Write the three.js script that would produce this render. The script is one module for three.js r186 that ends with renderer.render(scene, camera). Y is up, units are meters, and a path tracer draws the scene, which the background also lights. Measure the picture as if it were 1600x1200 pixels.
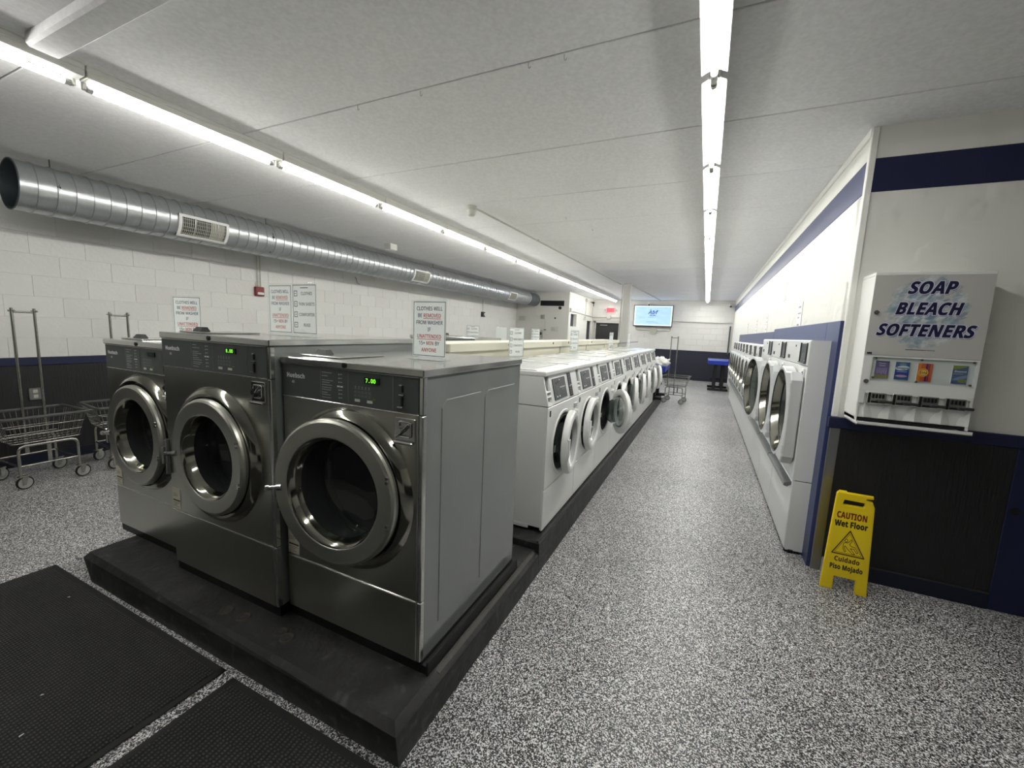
import * as THREE from 'three';
import { ConvexGeometry } from 'three/addons/geometries/ConvexGeometry.js';
import { RoundedBoxGeometry } from 'three/addons/geometries/RoundedBoxGeometry.js';
import { mergeGeometries, toCreasedNormals } from 'three/addons/utils/BufferGeometryUtils.js';
import { RectAreaLightUniformsLib } from 'three/addons/lights/RectAreaLightUniformsLib.js';

// ------------------------------------------------------------------ camera, exposure, light levels
const scene = new THREE.Scene();
scene.background = new THREE.Color(0x000000);
const camera = new THREE.PerspectiveCamera(2 * Math.atan(600 / 644.55) * 180 / Math.PI, 4 / 3, 0.05, 80);
camera.position.set(0, 1.52, 0);
camera.rotation.order = 'YXZ';
camera.rotation.set(-0.130389, 0.433298, 0.0419525);
scene.add(camera);
const renderer = new THREE.WebGLRenderer({ antialias: true });
renderer.toneMapping = THREE.LinearToneMapping;
renderer.toneMappingExposure = 3.5;
renderer.shadowMap.enabled = true;
renderer.outputColorSpace = THREE.SRGBColorSpace;
RectAreaLightUniformsLib.init();
const TUBE_GLOW = { aisle: 8.5, duct: 15 }, PANEL_LIGHT = { aisle: 21, duct: 9 };   // radiance of the tubes, of the light just below them
const LAMP_COLOR = new THREE.Color(1.0, 0.99, 0.95);

// ------------------------------------------------------------------ layout (metres; camera above the origin, looking down -z)
const CEIL = 2.8, XL = -5.95, XR = 0.785, ZN = -3.268, ZFAR = -16.05, ZGREY = -13.0, XRET = -4.1, XE = 3.2, ZB = 3.2;

// ------------------------------------------------------------------ random numbers, names, things
let seed = 20240611;
const rnd = () => { seed = (seed + 0x6D2B79F5) | 0; let t = Math.imul(seed ^ (seed >>> 15), 1 | seed); t = (t + Math.imul(t ^ (t >>> 7), 61 | t)) ^ t; return ((t ^ (t >>> 14)) >>> 0) / 4294967296; };
const used = new Map();
const numbered = (n) => { const k = used.get(n) || 0; used.set(n, k + 1); return k ? n + '_' + String(k).padStart(3, '0') : n; };
function tag(o, label, category, group) { o.userData = { label, category }; if (group) o.userData.group = group; return o; }
function thing(name, label, category, pos = [0, 0, 0], turn = 0, group) {
  const o = new THREE.Group(); o.name = numbered(name); o.position.set(...pos); o.rotation.y = turn; scene.add(o);
  return tag(o, label, category, group);
}
function part(name, geo, mat, parent, label) {
  const m = new THREE.Mesh(Array.isArray(geo) ? merge(geo) : geo, mat);
  m.name = name; m.castShadow = m.receiveShadow = true; parent.add(m);
  if (label) m.userData.label = label;
  return m;
}
function single(name, geo, mat, label, category, group) { const m = part(numbered(name), geo, mat, scene); return tag(m, label, category, group); }
function struct(name, geo, mat) { const m = part(name, geo, mat, scene); m.userData.kind = 'structure'; return m; }
function copyOf(src, pos, turn, label) { const c = src.clone(); c.name = numbered(src.name.replace(/_\d+$/, '')); c.position.set(...pos); c.rotation.y = turn; c.userData = { ...src.userData, label }; scene.add(c); return c; }
const ORD = ['first', 'second', 'third', 'fourth', 'fifth', 'sixth', 'seventh', 'eighth', 'ninth', 'tenth', 'eleventh', 'twelfth', 'thirteenth', 'fourteenth', 'fifteenth', 'sixteenth', 'seventeenth'];

// ------------------------------------------------------------------ geometry helpers
function fin(g, keepUV) {                       // plain non-indexed geometry with uv in metres
  if (g.index) g = g.toNonIndexed();
  if (!g.attributes.normal) g.computeVertexNormals();
  for (const k of Object.keys(g.attributes)) if (!['position', 'normal', 'uv'].includes(k)) g.deleteAttribute(k);
  if (!keepUV || !g.attributes.uv) {
    const p = g.attributes.position, uv = new Float32Array(p.count * 2), a = new THREE.Vector3(), b = new THREE.Vector3(), c = new THREE.Vector3();
    for (let i = 0; i < p.count; i += 3) {
      a.fromBufferAttribute(p, i); b.fromBufferAttribute(p, i + 1).sub(a); c.fromBufferAttribute(p, i + 2).sub(a); b.cross(c);
      const x = Math.abs(b.x), y = Math.abs(b.y), z = Math.abs(b.z), ax = x >= y && x >= z ? 0 : y >= z ? 1 : 2;
      for (let j = i; j < i + 3; j++) {
        const X = p.getX(j), Y = p.getY(j), Z = p.getZ(j);
        uv[2 * j] = ax === 0 ? Z : X; uv[2 * j + 1] = ax === 1 ? Z : Y;
      }
    }
    g.setAttribute('uv', new THREE.BufferAttribute(uv, 2));
  }
  g.clearGroups();
  return g;
}
const merge = (list) => list.length === 1 ? fin(list[0], true) : mergeGeometries(list.map((g) => fin(g, true)));
const box = (w, h, d, x = 0, y = 0, z = 0) => fin(new THREE.BoxGeometry(w, h, d).translate(x, y, z));
const span = (x0, x1, y0, y1, z0, z1) => box(Math.abs(x1 - x0), Math.abs(y1 - y0), Math.abs(z1 - z0), (x0 + x1) / 2, (y0 + y1) / 2, (z0 + z1) / 2);
function cham(w, h, d, c = 0.004, x = 0, y = 0, z = 0) {   // box with chamfered edges
  const P = [], a = w / 2, b = h / 2, e = d / 2;
  for (const i of [-1, 1]) for (const j of [-1, 1]) for (const k of [-1, 1])
    P.push(new THREE.Vector3(i * a, j * (b - c), k * (e - c)), new THREE.Vector3(i * (a - c), j * b, k * (e - c)), new THREE.Vector3(i * (a - c), j * (b - c), k * e));
  return fin(new ConvexGeometry(P).translate(x, y, z));
}
const chamSpan = (x0, x1, y0, y1, z0, z1, c) => cham(Math.abs(x1 - x0), Math.abs(y1 - y0), Math.abs(z1 - z0), c, (x0 + x1) / 2, (y0 + y1) / 2, (z0 + z1) / 2);
const rbox = (w, h, d, r, x = 0, y = 0, z = 0, s = 2) => fin(new RoundedBoxGeometry(w, h, d, s, r).translate(x, y, z));
function hull(pts) { return fin(new ConvexGeometry(pts.map((p) => new THREE.Vector3(...p)))); }
function rod(a, b, r, n = 8) {
  const A = new THREE.Vector3(...a), B = new THREE.Vector3(...b), d = B.clone().sub(A), g = new THREE.CylinderGeometry(r, r, d.length(), n);
  g.applyQuaternion(new THREE.Quaternion().setFromUnitVectors(new THREE.Vector3(0, 1, 0), d.normalize())); g.translate(...A.add(B).multiplyScalar(0.5).toArray());
  return fin(g);
}
function pipe(pts, r, n = 8, seg = 24, closed = false, tension = 0.5) { return fin(new THREE.TubeGeometry(new THREE.CatmullRomCurve3(pts.map((p) => new THREE.Vector3(...p)), closed, 'catmullrom', tension), seg, r, n, closed)); }
function bent(pts, r, bend = 0.04, n = 8) {                 // tube through straight runs with rounded corners
  const path = new THREE.CurvePath(), V = pts.map((p) => new THREE.Vector3(...p)); let from = V[0];
  for (let i = 1; i < V.length - 1; i++) {
    const u = V[i - 1].clone().sub(V[i]).normalize().multiplyScalar(bend).add(V[i]), w = V[i + 1].clone().sub(V[i]).normalize().multiplyScalar(bend).add(V[i]);
    path.add(new THREE.LineCurve3(from, u)); path.add(new THREE.QuadraticBezierCurve3(u, V[i], w)); from = w;
  }
  path.add(new THREE.LineCurve3(from, V[V.length - 1]));
  return fin(new THREE.TubeGeometry(path, (V.length - 1) * 12, r, n));
}
const lathe = (prof, n = 48, crease = 0.7) => fin(toCreasedNormals(new THREE.LatheGeometry(prof.map((p) => new THREE.Vector2(p[0], p[1])), n), crease));
const latheZ = (prof, n = 48, x = 0, y = 0, z = 0, crease = 0.7) => fin(lathe(prof, n, crease).rotateX(Math.PI / 2).translate(x, y, z));  // profile [radius, z]
const disc = (r, t, n = 24, x = 0, y = 0, z = 0) => fin(new THREE.CylinderGeometry(r, r, t, n).rotateX(Math.PI / 2).translate(x, y, z));
function extr(shape, depth, bevel = 0, x = 0, y = 0, z = 0, curve = 24) {
  const g = new THREE.ExtrudeGeometry(shape, { depth: depth - 2 * bevel, bevelEnabled: bevel > 0, bevelSize: bevel, bevelThickness: bevel, bevelOffset: -bevel, bevelSegments: 1, curveSegments: curve });
  return fin(g.translate(x, y, z + bevel));
}
function poly(pts) { const s = new THREE.Shape(); pts.forEach((p, i) => i ? s.lineTo(...p) : s.moveTo(...p)); s.closePath(); return s; }
const holeCircle = (s, x, y, r) => { const h = new THREE.Path(); h.absarc(x, y, r, 0, Math.PI * 2, true); s.holes.push(h); return s; };
function printBox(w, h, t, x = 0, y = 0, z = 0) { return new THREE.BoxGeometry(w, h, t).translate(x, y, z); }   // front face (slot 4) carries the print

// ------------------------------------------------------------------ textures
function dataTex(n, fill, { srgb = false, size = 1 } = {}) {
  const d = new Uint8Array(n * n * 4);
  fill(d, n);
  const t = new THREE.DataTexture(d, n, n, THREE.RGBAFormat); t.wrapS = t.wrapT = THREE.RepeatWrapping; t.magFilter = THREE.LinearFilter; t.minFilter = THREE.LinearMipmapLinearFilter; t.generateMipmaps = true;
  if (srgb) t.colorSpace = THREE.SRGBColorSpace;
  t.repeat.set(1 / size, 1 / size); t.needsUpdate = true;
  return t;
}
function noiseField(n, cells, octaves = 4, gain = 0.5) {     // tiling value noise, 0..1
  const out = new Float32Array(n * n); let amp = 1, tot = 0;
  for (let o = 0; o < octaves; o++) {
    const c = cells << o, g = new Float32Array(c * c); for (let i = 0; i < c * c; i++) g[i] = rnd();
    for (let y = 0; y < n; y++) { const fy = y / n * c, iy = fy | 0; let ty = fy - iy; ty = ty * ty * (3 - 2 * ty); const r0 = (iy % c) * c, r1 = ((iy + 1) % c) * c;
      for (let x = 0; x < n; x++) { const fx = x / n * c, ix = fx | 0; let tx = fx - ix; tx = tx * tx * (3 - 2 * tx); const x0 = ix % c, x1 = (ix + 1) % c;
        out[y * n + x] += amp * ((g[r0 + x0] * (1 - tx) + g[r0 + x1] * tx) * (1 - ty) + (g[r1 + x0] * (1 - tx) + g[r1 + x1] * tx) * ty); } }
    tot += amp; amp *= gain;
  }
  for (let i = 0; i < n * n; i++) out[i] /= tot;
  return out;
}
const grey = (d, i, v) => { d[4 * i] = d[4 * i + 1] = d[4 * i + 2] = Math.max(0, Math.min(255, v)); d[4 * i + 3] = 255; };
// vinyl chips cast in epoxy: little angular flakes of white, grey and black
const floorTex = dataTex(2048, (d, n) => {
  const C = 1000, px = new Float32Array(C * C), py = new Float32Array(C * C), col = new Uint8Array(C * C * 3);
  for (let i = 0; i < C * C; i++) {
    px[i] = rnd(); py[i] = rnd(); const r = rnd(), v = r < 0.36 ? 10 + 36 * rnd() : r < 0.6 ? 92 + 56 * rnd() : 196 + 56 * rnd(), w = (rnd() - 0.5) * 8;
    col[3 * i] = v + w; col[3 * i + 1] = v; col[3 * i + 2] = v - w;
  }
  const big = noiseField(n, 5, 3);
  for (let y = 0; y < n; y++) for (let x = 0; x < n; x++) {
    const fx = x / n * C, fy = y / n * C, ix = fx | 0, iy = fy | 0; let best = 9, bi = 0;
    for (let j = -1; j < 2; j++) for (let k = -1; k < 2; k++) { const cx = (ix + k + C) % C, cy = (iy + j + C) % C, q = cy * C + cx, dx = ix + k + px[q] - fx, dy = iy + j + py[q] - fy, e = dx * dx + dy * dy; if (e < best) { best = e; bi = q; } }
    const i = y * n + x, m = 0.9 + 0.2 * big[i];
    for (let c = 0; c < 3; c++) d[4 * i + c] = Math.min(255, col[3 * bi + c] * m); d[4 * i + 3] = 255;
  }
}, { srgb: true, size: 3.8 });
const plasterBump = dataTex(1024, (d, n) => { const a = noiseField(n, 6, 5, 0.55), b = noiseField(n, 14, 3); for (let i = 0; i < n * n; i++) grey(d, i, 255 * (0.35 * a[i] + Math.max(0, b[i] - 0.56) * 2.4)); }, { size: 1.6 });
const paintBump = dataTex(512, (d, n) => { const a = noiseField(n, 40, 3, 0.6); for (let i = 0; i < n * n; i++) grey(d, i, 255 * a[i]); }, { size: 0.9 });
const ceilTex = dataTex(1024, (d, n) => { const a = noiseField(n, 4, 4), b = noiseField(n, 160, 2); for (let i = 0; i < n * n; i++) grey(d, i, 240 + 7 * (a[i] - 0.5) + 16 * (b[i] - 0.5)); }, { srgb: true, size: 2.4 });
const barkBump = dataTex(1024, (d, n) => {      // vertical ragged grooves of the wainscot board
  const h = new Float32Array(n * n);
  for (let k = 0; k < 2600; k++) { let x = rnd() * n, y = rnd() * n; const len = 20 + rnd() * 120, w = 1 + rnd() * 2.5, s = rnd() < 0.5 ? -1 : 1;
    for (let t = 0; t < len; t++) { x += (rnd() - 0.5) * 1.2; for (let q = -w; q <= w; q++) { const X = ((x + q) | 0) & (n - 1), Y = ((y + t) | 0) & (n - 1); h[Y * n + X] += s * (1 - Math.abs(q) / (w + 1)); } } }
  for (let i = 0; i < n * n; i++) grey(d, i, 128 + 40 * h[i]);
}, { size: 1.2 });
const matTex = (bump) => dataTex(1024, (d, n) => {          // ribbed entrance mat, pile drawn into short bars
  const a = noiseField(n, 128, 2), b = noiseField(n, 4, 3);
  for (let y = 0; y < n; y++) for (let x = 0; x < n; x++) {
    const i = y * n + x, rib = Math.floor(y / 16), off = (rib * 37 % 13) + a[i] * 6, u = ((x + off) % 32) / 32, v = (y % 16) / 16;
    const h = Math.max(0, Math.sin(Math.PI * Math.min(1, u * 1.25))) * Math.sin(Math.PI * v);
    grey(d, i, bump ? 40 + 190 * h + 20 * a[i] : 14 + 50 * h + 18 * a[i] + 12 * b[i]);
  }
}, { srgb: !bump, size: 0.62 });
const matColor = matTex(false), matBump = matTex(true);
const concreteTex = dataTex(1024, (d, n) => { const a = noiseField(n, 5, 6, 0.6), b = noiseField(n, 30, 3); for (let i = 0; i < n * n; i++) grey(d, i, 34 + 90 * (a[i] - 0.5) + (b[i] > 0.66 ? 20 * (b[i] - 0.66) * 8 : 0)); }, { srgb: true, size: 1.3 });
const concreteBump = dataTex(512, (d, n) => { const a = noiseField(n, 10, 5, 0.6); for (let i = 0; i < n * n; i++) grey(d, i, 255 * a[i]); }, { size: 0.7 });
const waveBump = dataTex(512, (d, n) => { const a = noiseField(n, 3, 2, 0.35); for (let i = 0; i < n * n; i++) grey(d, i, 255 * a[i]); }, { size: 0.8 });
const brushRough = dataTex(512, (d, n) => { const row = noiseField(n, 128, 2), a = noiseField(n, 5, 3); for (let y = 0; y < n; y++) for (let x = 0; x < n; x++) grey(d, y * n + x, 120 + 60 * row[y * n + (x >> 5)] + 70 * a[y * n + x]); }, { size: 0.6 });
const galvTex = dataTex(512, (d, n) => { const a = noiseField(n, 18, 3, 0.6); for (let i = 0; i < n * n; i++) grey(d, i, 205 + 16 * (a[i] - 0.5)); }, { srgb: true, size: 0.5 });
function canvasTex(w, h, draw) {
  const c = document.createElement('canvas'); c.width = w; c.height = h; const g = c.getContext('2d'); draw(g, w, h);
  const t = new THREE.CanvasTexture(c); t.colorSpace = THREE.SRGBColorSpace; t.magFilter = THREE.LinearFilter; t.anisotropy = 8; return t;
}

// ------------------------------------------------------------------ materials
const std = (color, rough = 0.6, o = {}) => new THREE.MeshStandardMaterial({ color, roughness: rough, ...o });
const phys = (color, rough, o = {}) => new THREE.MeshPhysicalMaterial({ color, roughness: rough, ...o });
const M = {
  floor: std(0xffffff, 0.42, { map: floorTex }),
  ceil: std(0xffffff, 0.9, { map: ceilTex }), joint: std(0xa8a8a2, 0.9),
  wall: std(0xe2e2db, 0.62, { bumpMap: plasterBump, bumpScale: 0.006 }),
  block: [0xdededa, 0xdcdbd7, 0xe0e0dc].map((c) => std(c, 0.6, { bumpMap: paintBump, bumpScale: 0.0016 })), mortar: std(0xdad9d2, 0.8),
  greyWall: std(0xd3d3cc, 0.65), navy: std(0x131a40, 0.5), navyDark: std(0x0c1028, 0.45), blueBoard: std(0x2f3862, 0.36),
  black: std(0x1b1b1d, 0.5, { bumpMap: barkBump, bumpScale: 0.004 }), farBlack: std(0x1d2030, 0.55),
  plainBlack: std(0x0b0b0c, 0.45), rubber: std(0x141414, 0.7), darkGrey: std(0x2c2d2e, 0.5), aluminium: std(0xa8a9a8, 0.35, { metalness: 1 }),
  steel: phys(0xc8c8bf, 0.36, { metalness: 1 }), steelWavy: phys(0xc2c2ba, 0.28, { metalness: 1, bumpMap: waveBump, bumpScale: 0.006 }), steelPolished: phys(0xa3a298, 0.12, { metalness: 1 }),
  chrome: phys(0xc4c4c2, 0.16, { metalness: 1 }), drum: phys(0x77787a, 0.25, { metalness: 1 }), darkDrum: phys(0x5a5c5e, 0.28, { metalness: 1 }),
  enamelGrey: phys(0x7c807e, 0.22, { clearcoat: 0.8, clearcoatRoughness: 0.08 }), lidSteel: phys(0xd2d3cf, 0.15, { metalness: 0.9 }),
  panelGrey: std(0x525654, 0.45), white: phys(0xe6e7e4, 0.28, { clearcoat: 0.3, clearcoatRoughness: 0.2 }), whitePlastic: phys(0xe6e7e4, 0.3), whiteGrey: std(0xb4b6b4, 0.22),
  cream: std(0xdedbc8, 0.45), gap: std(0x0a0a0a, 0.8), dryer: phys(0xdcdedc, 0.32, { clearcoat: 0.25, clearcoatRoughness: 0.2 }), dryerFrame: phys(0xc8caca, 0.3),
  galv: phys(0xe6eaec, 0.3, { metalness: 0.75, map: galvTex }), galvDark: std(0x5c6468, 0.5, { metalness: 0.6 }),
  glass: phys(0xffffff, 0.02, { transmission: 1, thickness: 0, ior: 1.5 }), darkGlass: phys(0x707a78, 0.03, { transmission: 0.85, thickness: 0, ior: 1.5 }), bowlGlass: phys(0x9aa2a0, 0.03, { transmission: 0.9, thickness: 0, ior: 1.5 }),
  acrylic: phys(0xfafcfc, 0.03, { transmission: 1, thickness: 0, ior: 1.49 }), card: std(0xe9e9e4, 0.6), paper: std(0xf2f2ee, 0.7),
  lampWhite: std(0xe4e4de, 0.4), socket: std(0xd8d8d0, 0.5),
  tube: Object.fromEntries(['aisle', 'duct'].map((k) => [k, new THREE.MeshStandardMaterial({ color: 0xffffff, roughness: 0.4, emissive: LAMP_COLOR, emissiveIntensity: TUBE_GLOW[k] })])),
  yellow: phys(0xf0d21a, 0.38), red: std(0x7d1a1c, 0.4), exitRed: new THREE.MeshStandardMaterial({ color: 0xe0303c, emissive: 0xff4050, emissiveIntensity: 0.55 }),
  blueTop: phys(0x1c36a4, 0.35), wire: phys(0xb4b3ac, 0.25, { metalness: 1 }), vinylGrey: std(0x4a4b4a, 0.55), wheel: std(0x9b9c98, 0.5), bag: phys(0xeeeeea, 0.45, { transmission: 0.15, thickness: 0 }),
  concrete: std(0xffffff, 0.55, { map: concreteTex, bumpMap: concreteBump, bumpScale: 0.006 }), mat: std(0xffffff, 0.95, { map: matColor, bumpMap: matBump, bumpScale: 0.006 }),
  beigeWorn: std(0x34312c, 0.7), scuffed: std(0x3c3a34, 0.6, { bumpMap: concreteBump, bumpScale: 0.004 }), grip: std(0x8d8f8e, 0.3, { metalness: 0.7 }), beige: std(0xb8b7ac, 0.5), offWhite: std(0xc9c9c2, 0.5), brass: std(0x8f8b78, 0.3, { metalness: 1 }), lint: std(0xd8d8d4, 0.9),
};
const printMat = (tex, side, rough = 0.45, extra = {}) => { const f = new THREE.MeshStandardMaterial({ map: tex, roughness: rough, ...extra }); return [side, side, side, side, f, side]; };

// ================================================================== THE ROOM
const WALL = 0.12;
{ // floor and ceiling
  struct('floor', span(XL - WALL, XE + WALL, -0.1, 0, ZB + WALL, ZFAR - WALL), M.floor);
  const c = struct('ceiling', span(XL - WALL, XE + WALL, CEIL + 0.008, CEIL + 0.14, ZB + WALL, ZFAR - WALL), M.joint);
  const cuts = [ZB, 1.75, 0.82, -0.1, -1.04, -1.975, -2.907, -3.861, -4.794, -5.73, -6.66, -7.6, -8.53, -9.46, -10.4, -11.33, -12.26, -13.2, -14.13, -15.06, ZFAR];
  for (let i = 0; i + 1 < cuts.length; i++) part('ceiling_panel', chamSpan(XL, XE, CEIL, CEIL + 0.02, cuts[i] - 0.004, cuts[i + 1] + 0.004, 0.003), M.ceil, c);
  const soffit = part('soffit', chamSpan(-3.02, XE, CEIL - 0.055, CEIL + 0.01, -0.93, -1.05, 0.012), M.ceil, c);
  soffit.userData.label = 'shallow boxed soffit crossing the ceiling';
}
function band(name, parent, w, y0, y1, mat, face) { return part(name, face(y0, y1), mat, parent); }
{ // long wall behind the dryers
  const w = struct('wall_right', span(XR, XR + WALL, 0, CEIL, ZN, ZFAR), M.wall);
  part('stripe', chamSpan(XR - 0.004, XR + 0.01, 2.43, 2.622, ZN, ZFAR, 0.002), M.blueBoard, w, 'navy painted stripe');
  part('cornice_strip', [chamSpan(XR - 0.012, XR + 0.01, CEIL - 0.05, CEIL, ZN, -6.2, 0.003), chamSpan(XR - 0.012, XR + 0.01, CEIL - 0.05, CEIL, -6.22, ZFAR, 0.003)], M.lampWhite, w);
}
{ // short wall that faces the camera, with the vending machine
  const w = struct('wall_vending', span(XR, XE + WALL, 0, CEIL, ZN, ZN - WALL), M.wall);
  part('stripe', chamSpan(XR - 0.003, XE, 2.43, 2.622, ZN + 0.004, ZN - 0.01, 0.002), M.navy, w, 'navy painted stripe');
  part('chair_rail', chamSpan(XR - 0.02, XE, 0.98, 1.05, ZN + 0.022, ZN - 0.01, 0.004), M.navy, w, 'navy chair rail');
  part('wainscot', chamSpan(0.83, 1.645, 0.1, 0.98, ZN + 0.01, ZN - 0.01, 0.002), M.black, w, 'black textured wainscot board');
  part('navy_dado', chamSpan(1.645, XE, 0, 0.98, ZN + 0.012, ZN - 0.01, 0.003), M.navy, w);
  part('dado_hole', [latheZ([[0.012, 0.002], [0.02, 0.004], [0.022, 0], [0.012, 0]], 20, 1.678, 0.614, ZN + 0.012), disc(0.013, 0.002, 20, 1.678, 0.614, ZN + 0.0135)], M.gap, w);
  const b = part('baseboard', chamSpan(0.85, 1.645, 0, 0.095, ZN + 0.02, ZN - 0.01, 0.003), M.navyDark, w, 'dark vinyl baseboard');
  part('baseboard_cap', chamSpan(0.85, 1.645, 0.095, 0.103, ZN + 0.02, ZN, 0.002), M.darkGrey, b);
  part('corner_guard', [chamSpan(XR - 0.006, XR + 0.05, 0, 0.98, ZN + 0.012, ZN - 0.004, 0.003)], M.aluminium, w, 'aluminium corner guard');
  part('corner_bead', [chamSpan(XR - 0.006, XR + 0.03, 1.05, CEIL, ZN + 0.006, ZN - 0.03, 0.004)], M.lampWhite, w, 'white corner bead');
}
{ // concrete block wall on the duct side, its blocks in running bond
  const w = struct('wall_left', span(XL - WALL, XL - 0.004, 0, CEIL, ZB, ZGREY - 3.2), M.mortar);
  const g = {};
  for (let r = 0; r < 9; r++) {
    const y0 = 1.05 + r * 0.2, h = Math.min(0.2, CEIL - y0), off = r % 2 ? 0.2 : 0;
    for (let k = 0; k < 33; k++) {
      const z = 0.28 - k * 0.4 - off, key = h.toFixed(2);
      g[key] = g[key] || cham(0.03, h - 0.0025, 0.3975, 0.002);
      if (z - 0.2 < ZGREY - 0.3) continue;
      const m = part('concrete_block', g[key], M.block[(rnd() * 3) | 0], w); m.position.set(XL - 0.013 - rnd() * 0.002, y0 + h / 2, z);
    }
  }
  part('plain_block_face', span(XL - 0.013, XL, 1.05, CEIL, ZB, 0.48), M.block[0], w);
  part('chair_rail', chamSpan(XL - 0.01, XL + 0.02, 0.98, 1.06, ZB, ZGREY, 0.004), M.navy, w, 'navy chair rail');
  part('wainscot', chamSpan(XL - 0.01, XL + 0.01, 0.1, 0.98, ZB, ZGREY, 0.002), M.black, w, 'black textured wainscot board');
  part('baseboard', chamSpan(XL - 0.01, XL + 0.018, 0, 0.1, ZB, ZGREY, 0.003), M.navyDark, w);
}
{ // grey partition where the duct ends, the recess beside it and the far wall
  struct('wall_partition', span(XL, XRET, 0, CEIL, ZGREY, ZGREY - WALL), M.greyWall);
  const r = struct('wall_recess', [span(XRET - WALL, XRET, 0, CEIL, ZGREY - WALL, -13.22), span(XRET - WALL, XRET, 2.13, CEIL, -13.22, -13.92), span(XRET - WALL, XRET, 0, 1.72, -13.22, -13.92), span(XRET - WALL, XRET, 0, CEIL, -13.92, -15.3), span(XRET - WALL, XRET, 1.98, CEIL, -15.3, -15.95), span(XRET - WALL, XRET, 0, CEIL, -15.95, ZFAR)], M.wall);
  part('pass_window', [span(XRET - WALL - 0.01, XRET - WALL, 1.7, 2.15, -13.2, -13.94)], M.navyDark, r);
  part('recess_door', [chamSpan(XRET - 0.1, XRET - 0.06, 0, 1.98, -15.3, -15.95, 0.004)], M.navyDark, r);
  const f = struct('wall_far', [span(XL, -4.0, 0, CEIL, ZFAR, ZFAR - WALL), span(-4.0, -3.0, 1.95, CEIL, ZFAR, ZFAR - WALL), span(-3.0, XE, 0, CEIL, ZFAR, ZFAR - WALL)], M.mortar);
  const cache = {};
  const blk = (x0, x1, y0, y1) => { const k = (x1 - x0).toFixed(3) + (y1 - y0).toFixed(3); cache[k] = cache[k] || cham(x1 - x0 - 0.004, y1 - y0 - 0.004, 0.012, 0.0025); const m = part('concrete_block', cache[k], M.block[(rnd() * 3) | 0], f); m.position.set((x0 + x1) / 2, (y0 + y1) / 2, ZFAR + 0.002); };
  for (let r2 = 0; r2 < 9; r2++) {
    const y0 = 1.05 + r2 * 0.2, y1 = Math.min(CEIL, y0 + 0.2);
    for (let k = -1; k < 13; k++) { let x0 = -4.1 + k * 0.4 + (r2 % 2) * 0.2, x1 = x0 + 0.4; x0 = Math.max(x0, y0 < 2.04 ? -2.95 : -4.1); x1 = Math.min(x1, XR); if (x1 - x0 > 0.03) blk(x0, x1, y0, y1); }
  }
  part('wainscot', chamSpan(-2.95, XR, 0.1, 1.05, ZFAR + 0.02, ZFAR - 0.01, 0.003), M.farBlack, f, 'dark navy wainscot');
  part('baseboard', chamSpan(-2.95, XR, 0, 0.1, ZFAR + 0.03, ZFAR, 0.004), M.navyDark, f);
  const d = struct('door_1', chamSpan(-3.93, -3.06, 0, 1.93, ZFAR - 0.04, ZFAR - 0.08, 0.005), M.darkGrey);
  part('door_frame', [chamSpan(-4.02, -3.94, 0, 2.02, ZFAR + 0.03, ZFAR - 0.09, 0.005), chamSpan(-3.06, -2.96, 0, 2.02, ZFAR + 0.03, ZFAR - 0.09, 0.005), chamSpan(-4.02, -2.96, 1.93, 2.03, ZFAR + 0.03, ZFAR - 0.09, 0.005)], M.offWhite, d, 'pale door frame');
  part('door_closer', chamSpan(-3.78, -3.5, 1.83, 1.87, ZFAR - 0.01, ZFAR - 0.05, 0.004), M.aluminium, d);
  part('door_handle', rod([-3.86, 1.0, ZFAR - 0.01], [-3.74, 1.0, ZFAR - 0.01], 0.012), M.aluminium, d);
  const col = struct('column', [chamSpan(-2.03, -1.85, 0, CEIL, -10.9, -11.08, 0.01)], M.offWhite);
  part('column_conduit', rod([-2.06, 1, -10.92], [-2.06, CEIL, -10.92], 0.014), M.beige, col);
  part('column_brace', [rod([-1.86, 2.78, -11.0], [-1.62, 2.79, -15.9], 0.016)], M.beige, col);
}
{ // the street end of the room and the outer side, behind the camera
  const w = struct('wall_front', [span(XL - WALL, XE + WALL, 0, 0.85, ZB, ZB + WALL), span(XL - WALL, XE + WALL, 2.45, CEIL, ZB, ZB + WALL), span(XL - WALL, -5.4, 0.85, 2.45, ZB, ZB + WALL), span(2.7, XE + WALL, 0.85, 2.45, ZB, ZB + WALL), span(-2.75, -2.6, 0.85, 2.45, ZB, ZB + WALL), span(-0.1, 0.05, 0.85, 2.45, ZB, ZB + WALL)], M.greyWall);
  for (const [i, x0, x1] of [[1, -5.4, -2.75], [2, -2.6, -0.1], [3, 0.05, 2.7]]) { const n = struct('window_' + i, span(x0, x1, 0.85, 2.45, ZB + 0.05, ZB + 0.058), M.glass); part('window_frame', [chamSpan(x0, x1, 0.85, 0.9, ZB + 0.02, ZB + 0.09, 0.004), chamSpan(x0, x1, 2.4, 2.45, ZB + 0.02, ZB + 0.09, 0.004)], M.darkGrey, n); }
  const s = struct('wall_side', span(XE, XE + WALL, 0, CEIL, ZB, ZN), M.wall);
  part('wainscot', chamSpan(XE - 0.01, XE + 0.01, 0, 1.05, ZB, ZN, 0.002), M.black, s);
}
// blue backing boards around the dryers
{
  const t = struct('trim_1', [chamSpan(XR - 0.025, XR + 0.004, 0, 1.665, ZN - 0.012, -3.6, 0.003), chamSpan(XR - 0.025, XR + 0.004, 1.4, 1.665, -3.6, -6.12, 0.003)], M.blueBoard); t.userData.label = 'blue board around the big dryers';
  const u = struct('trim_2', [chamSpan(XR - 0.025, XR + 0.004, 1.3, 1.635, -6.122, -12.1, 0.003)], M.blueBoard); u.userData.label = 'lower blue board above the small dryers';
}

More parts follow.
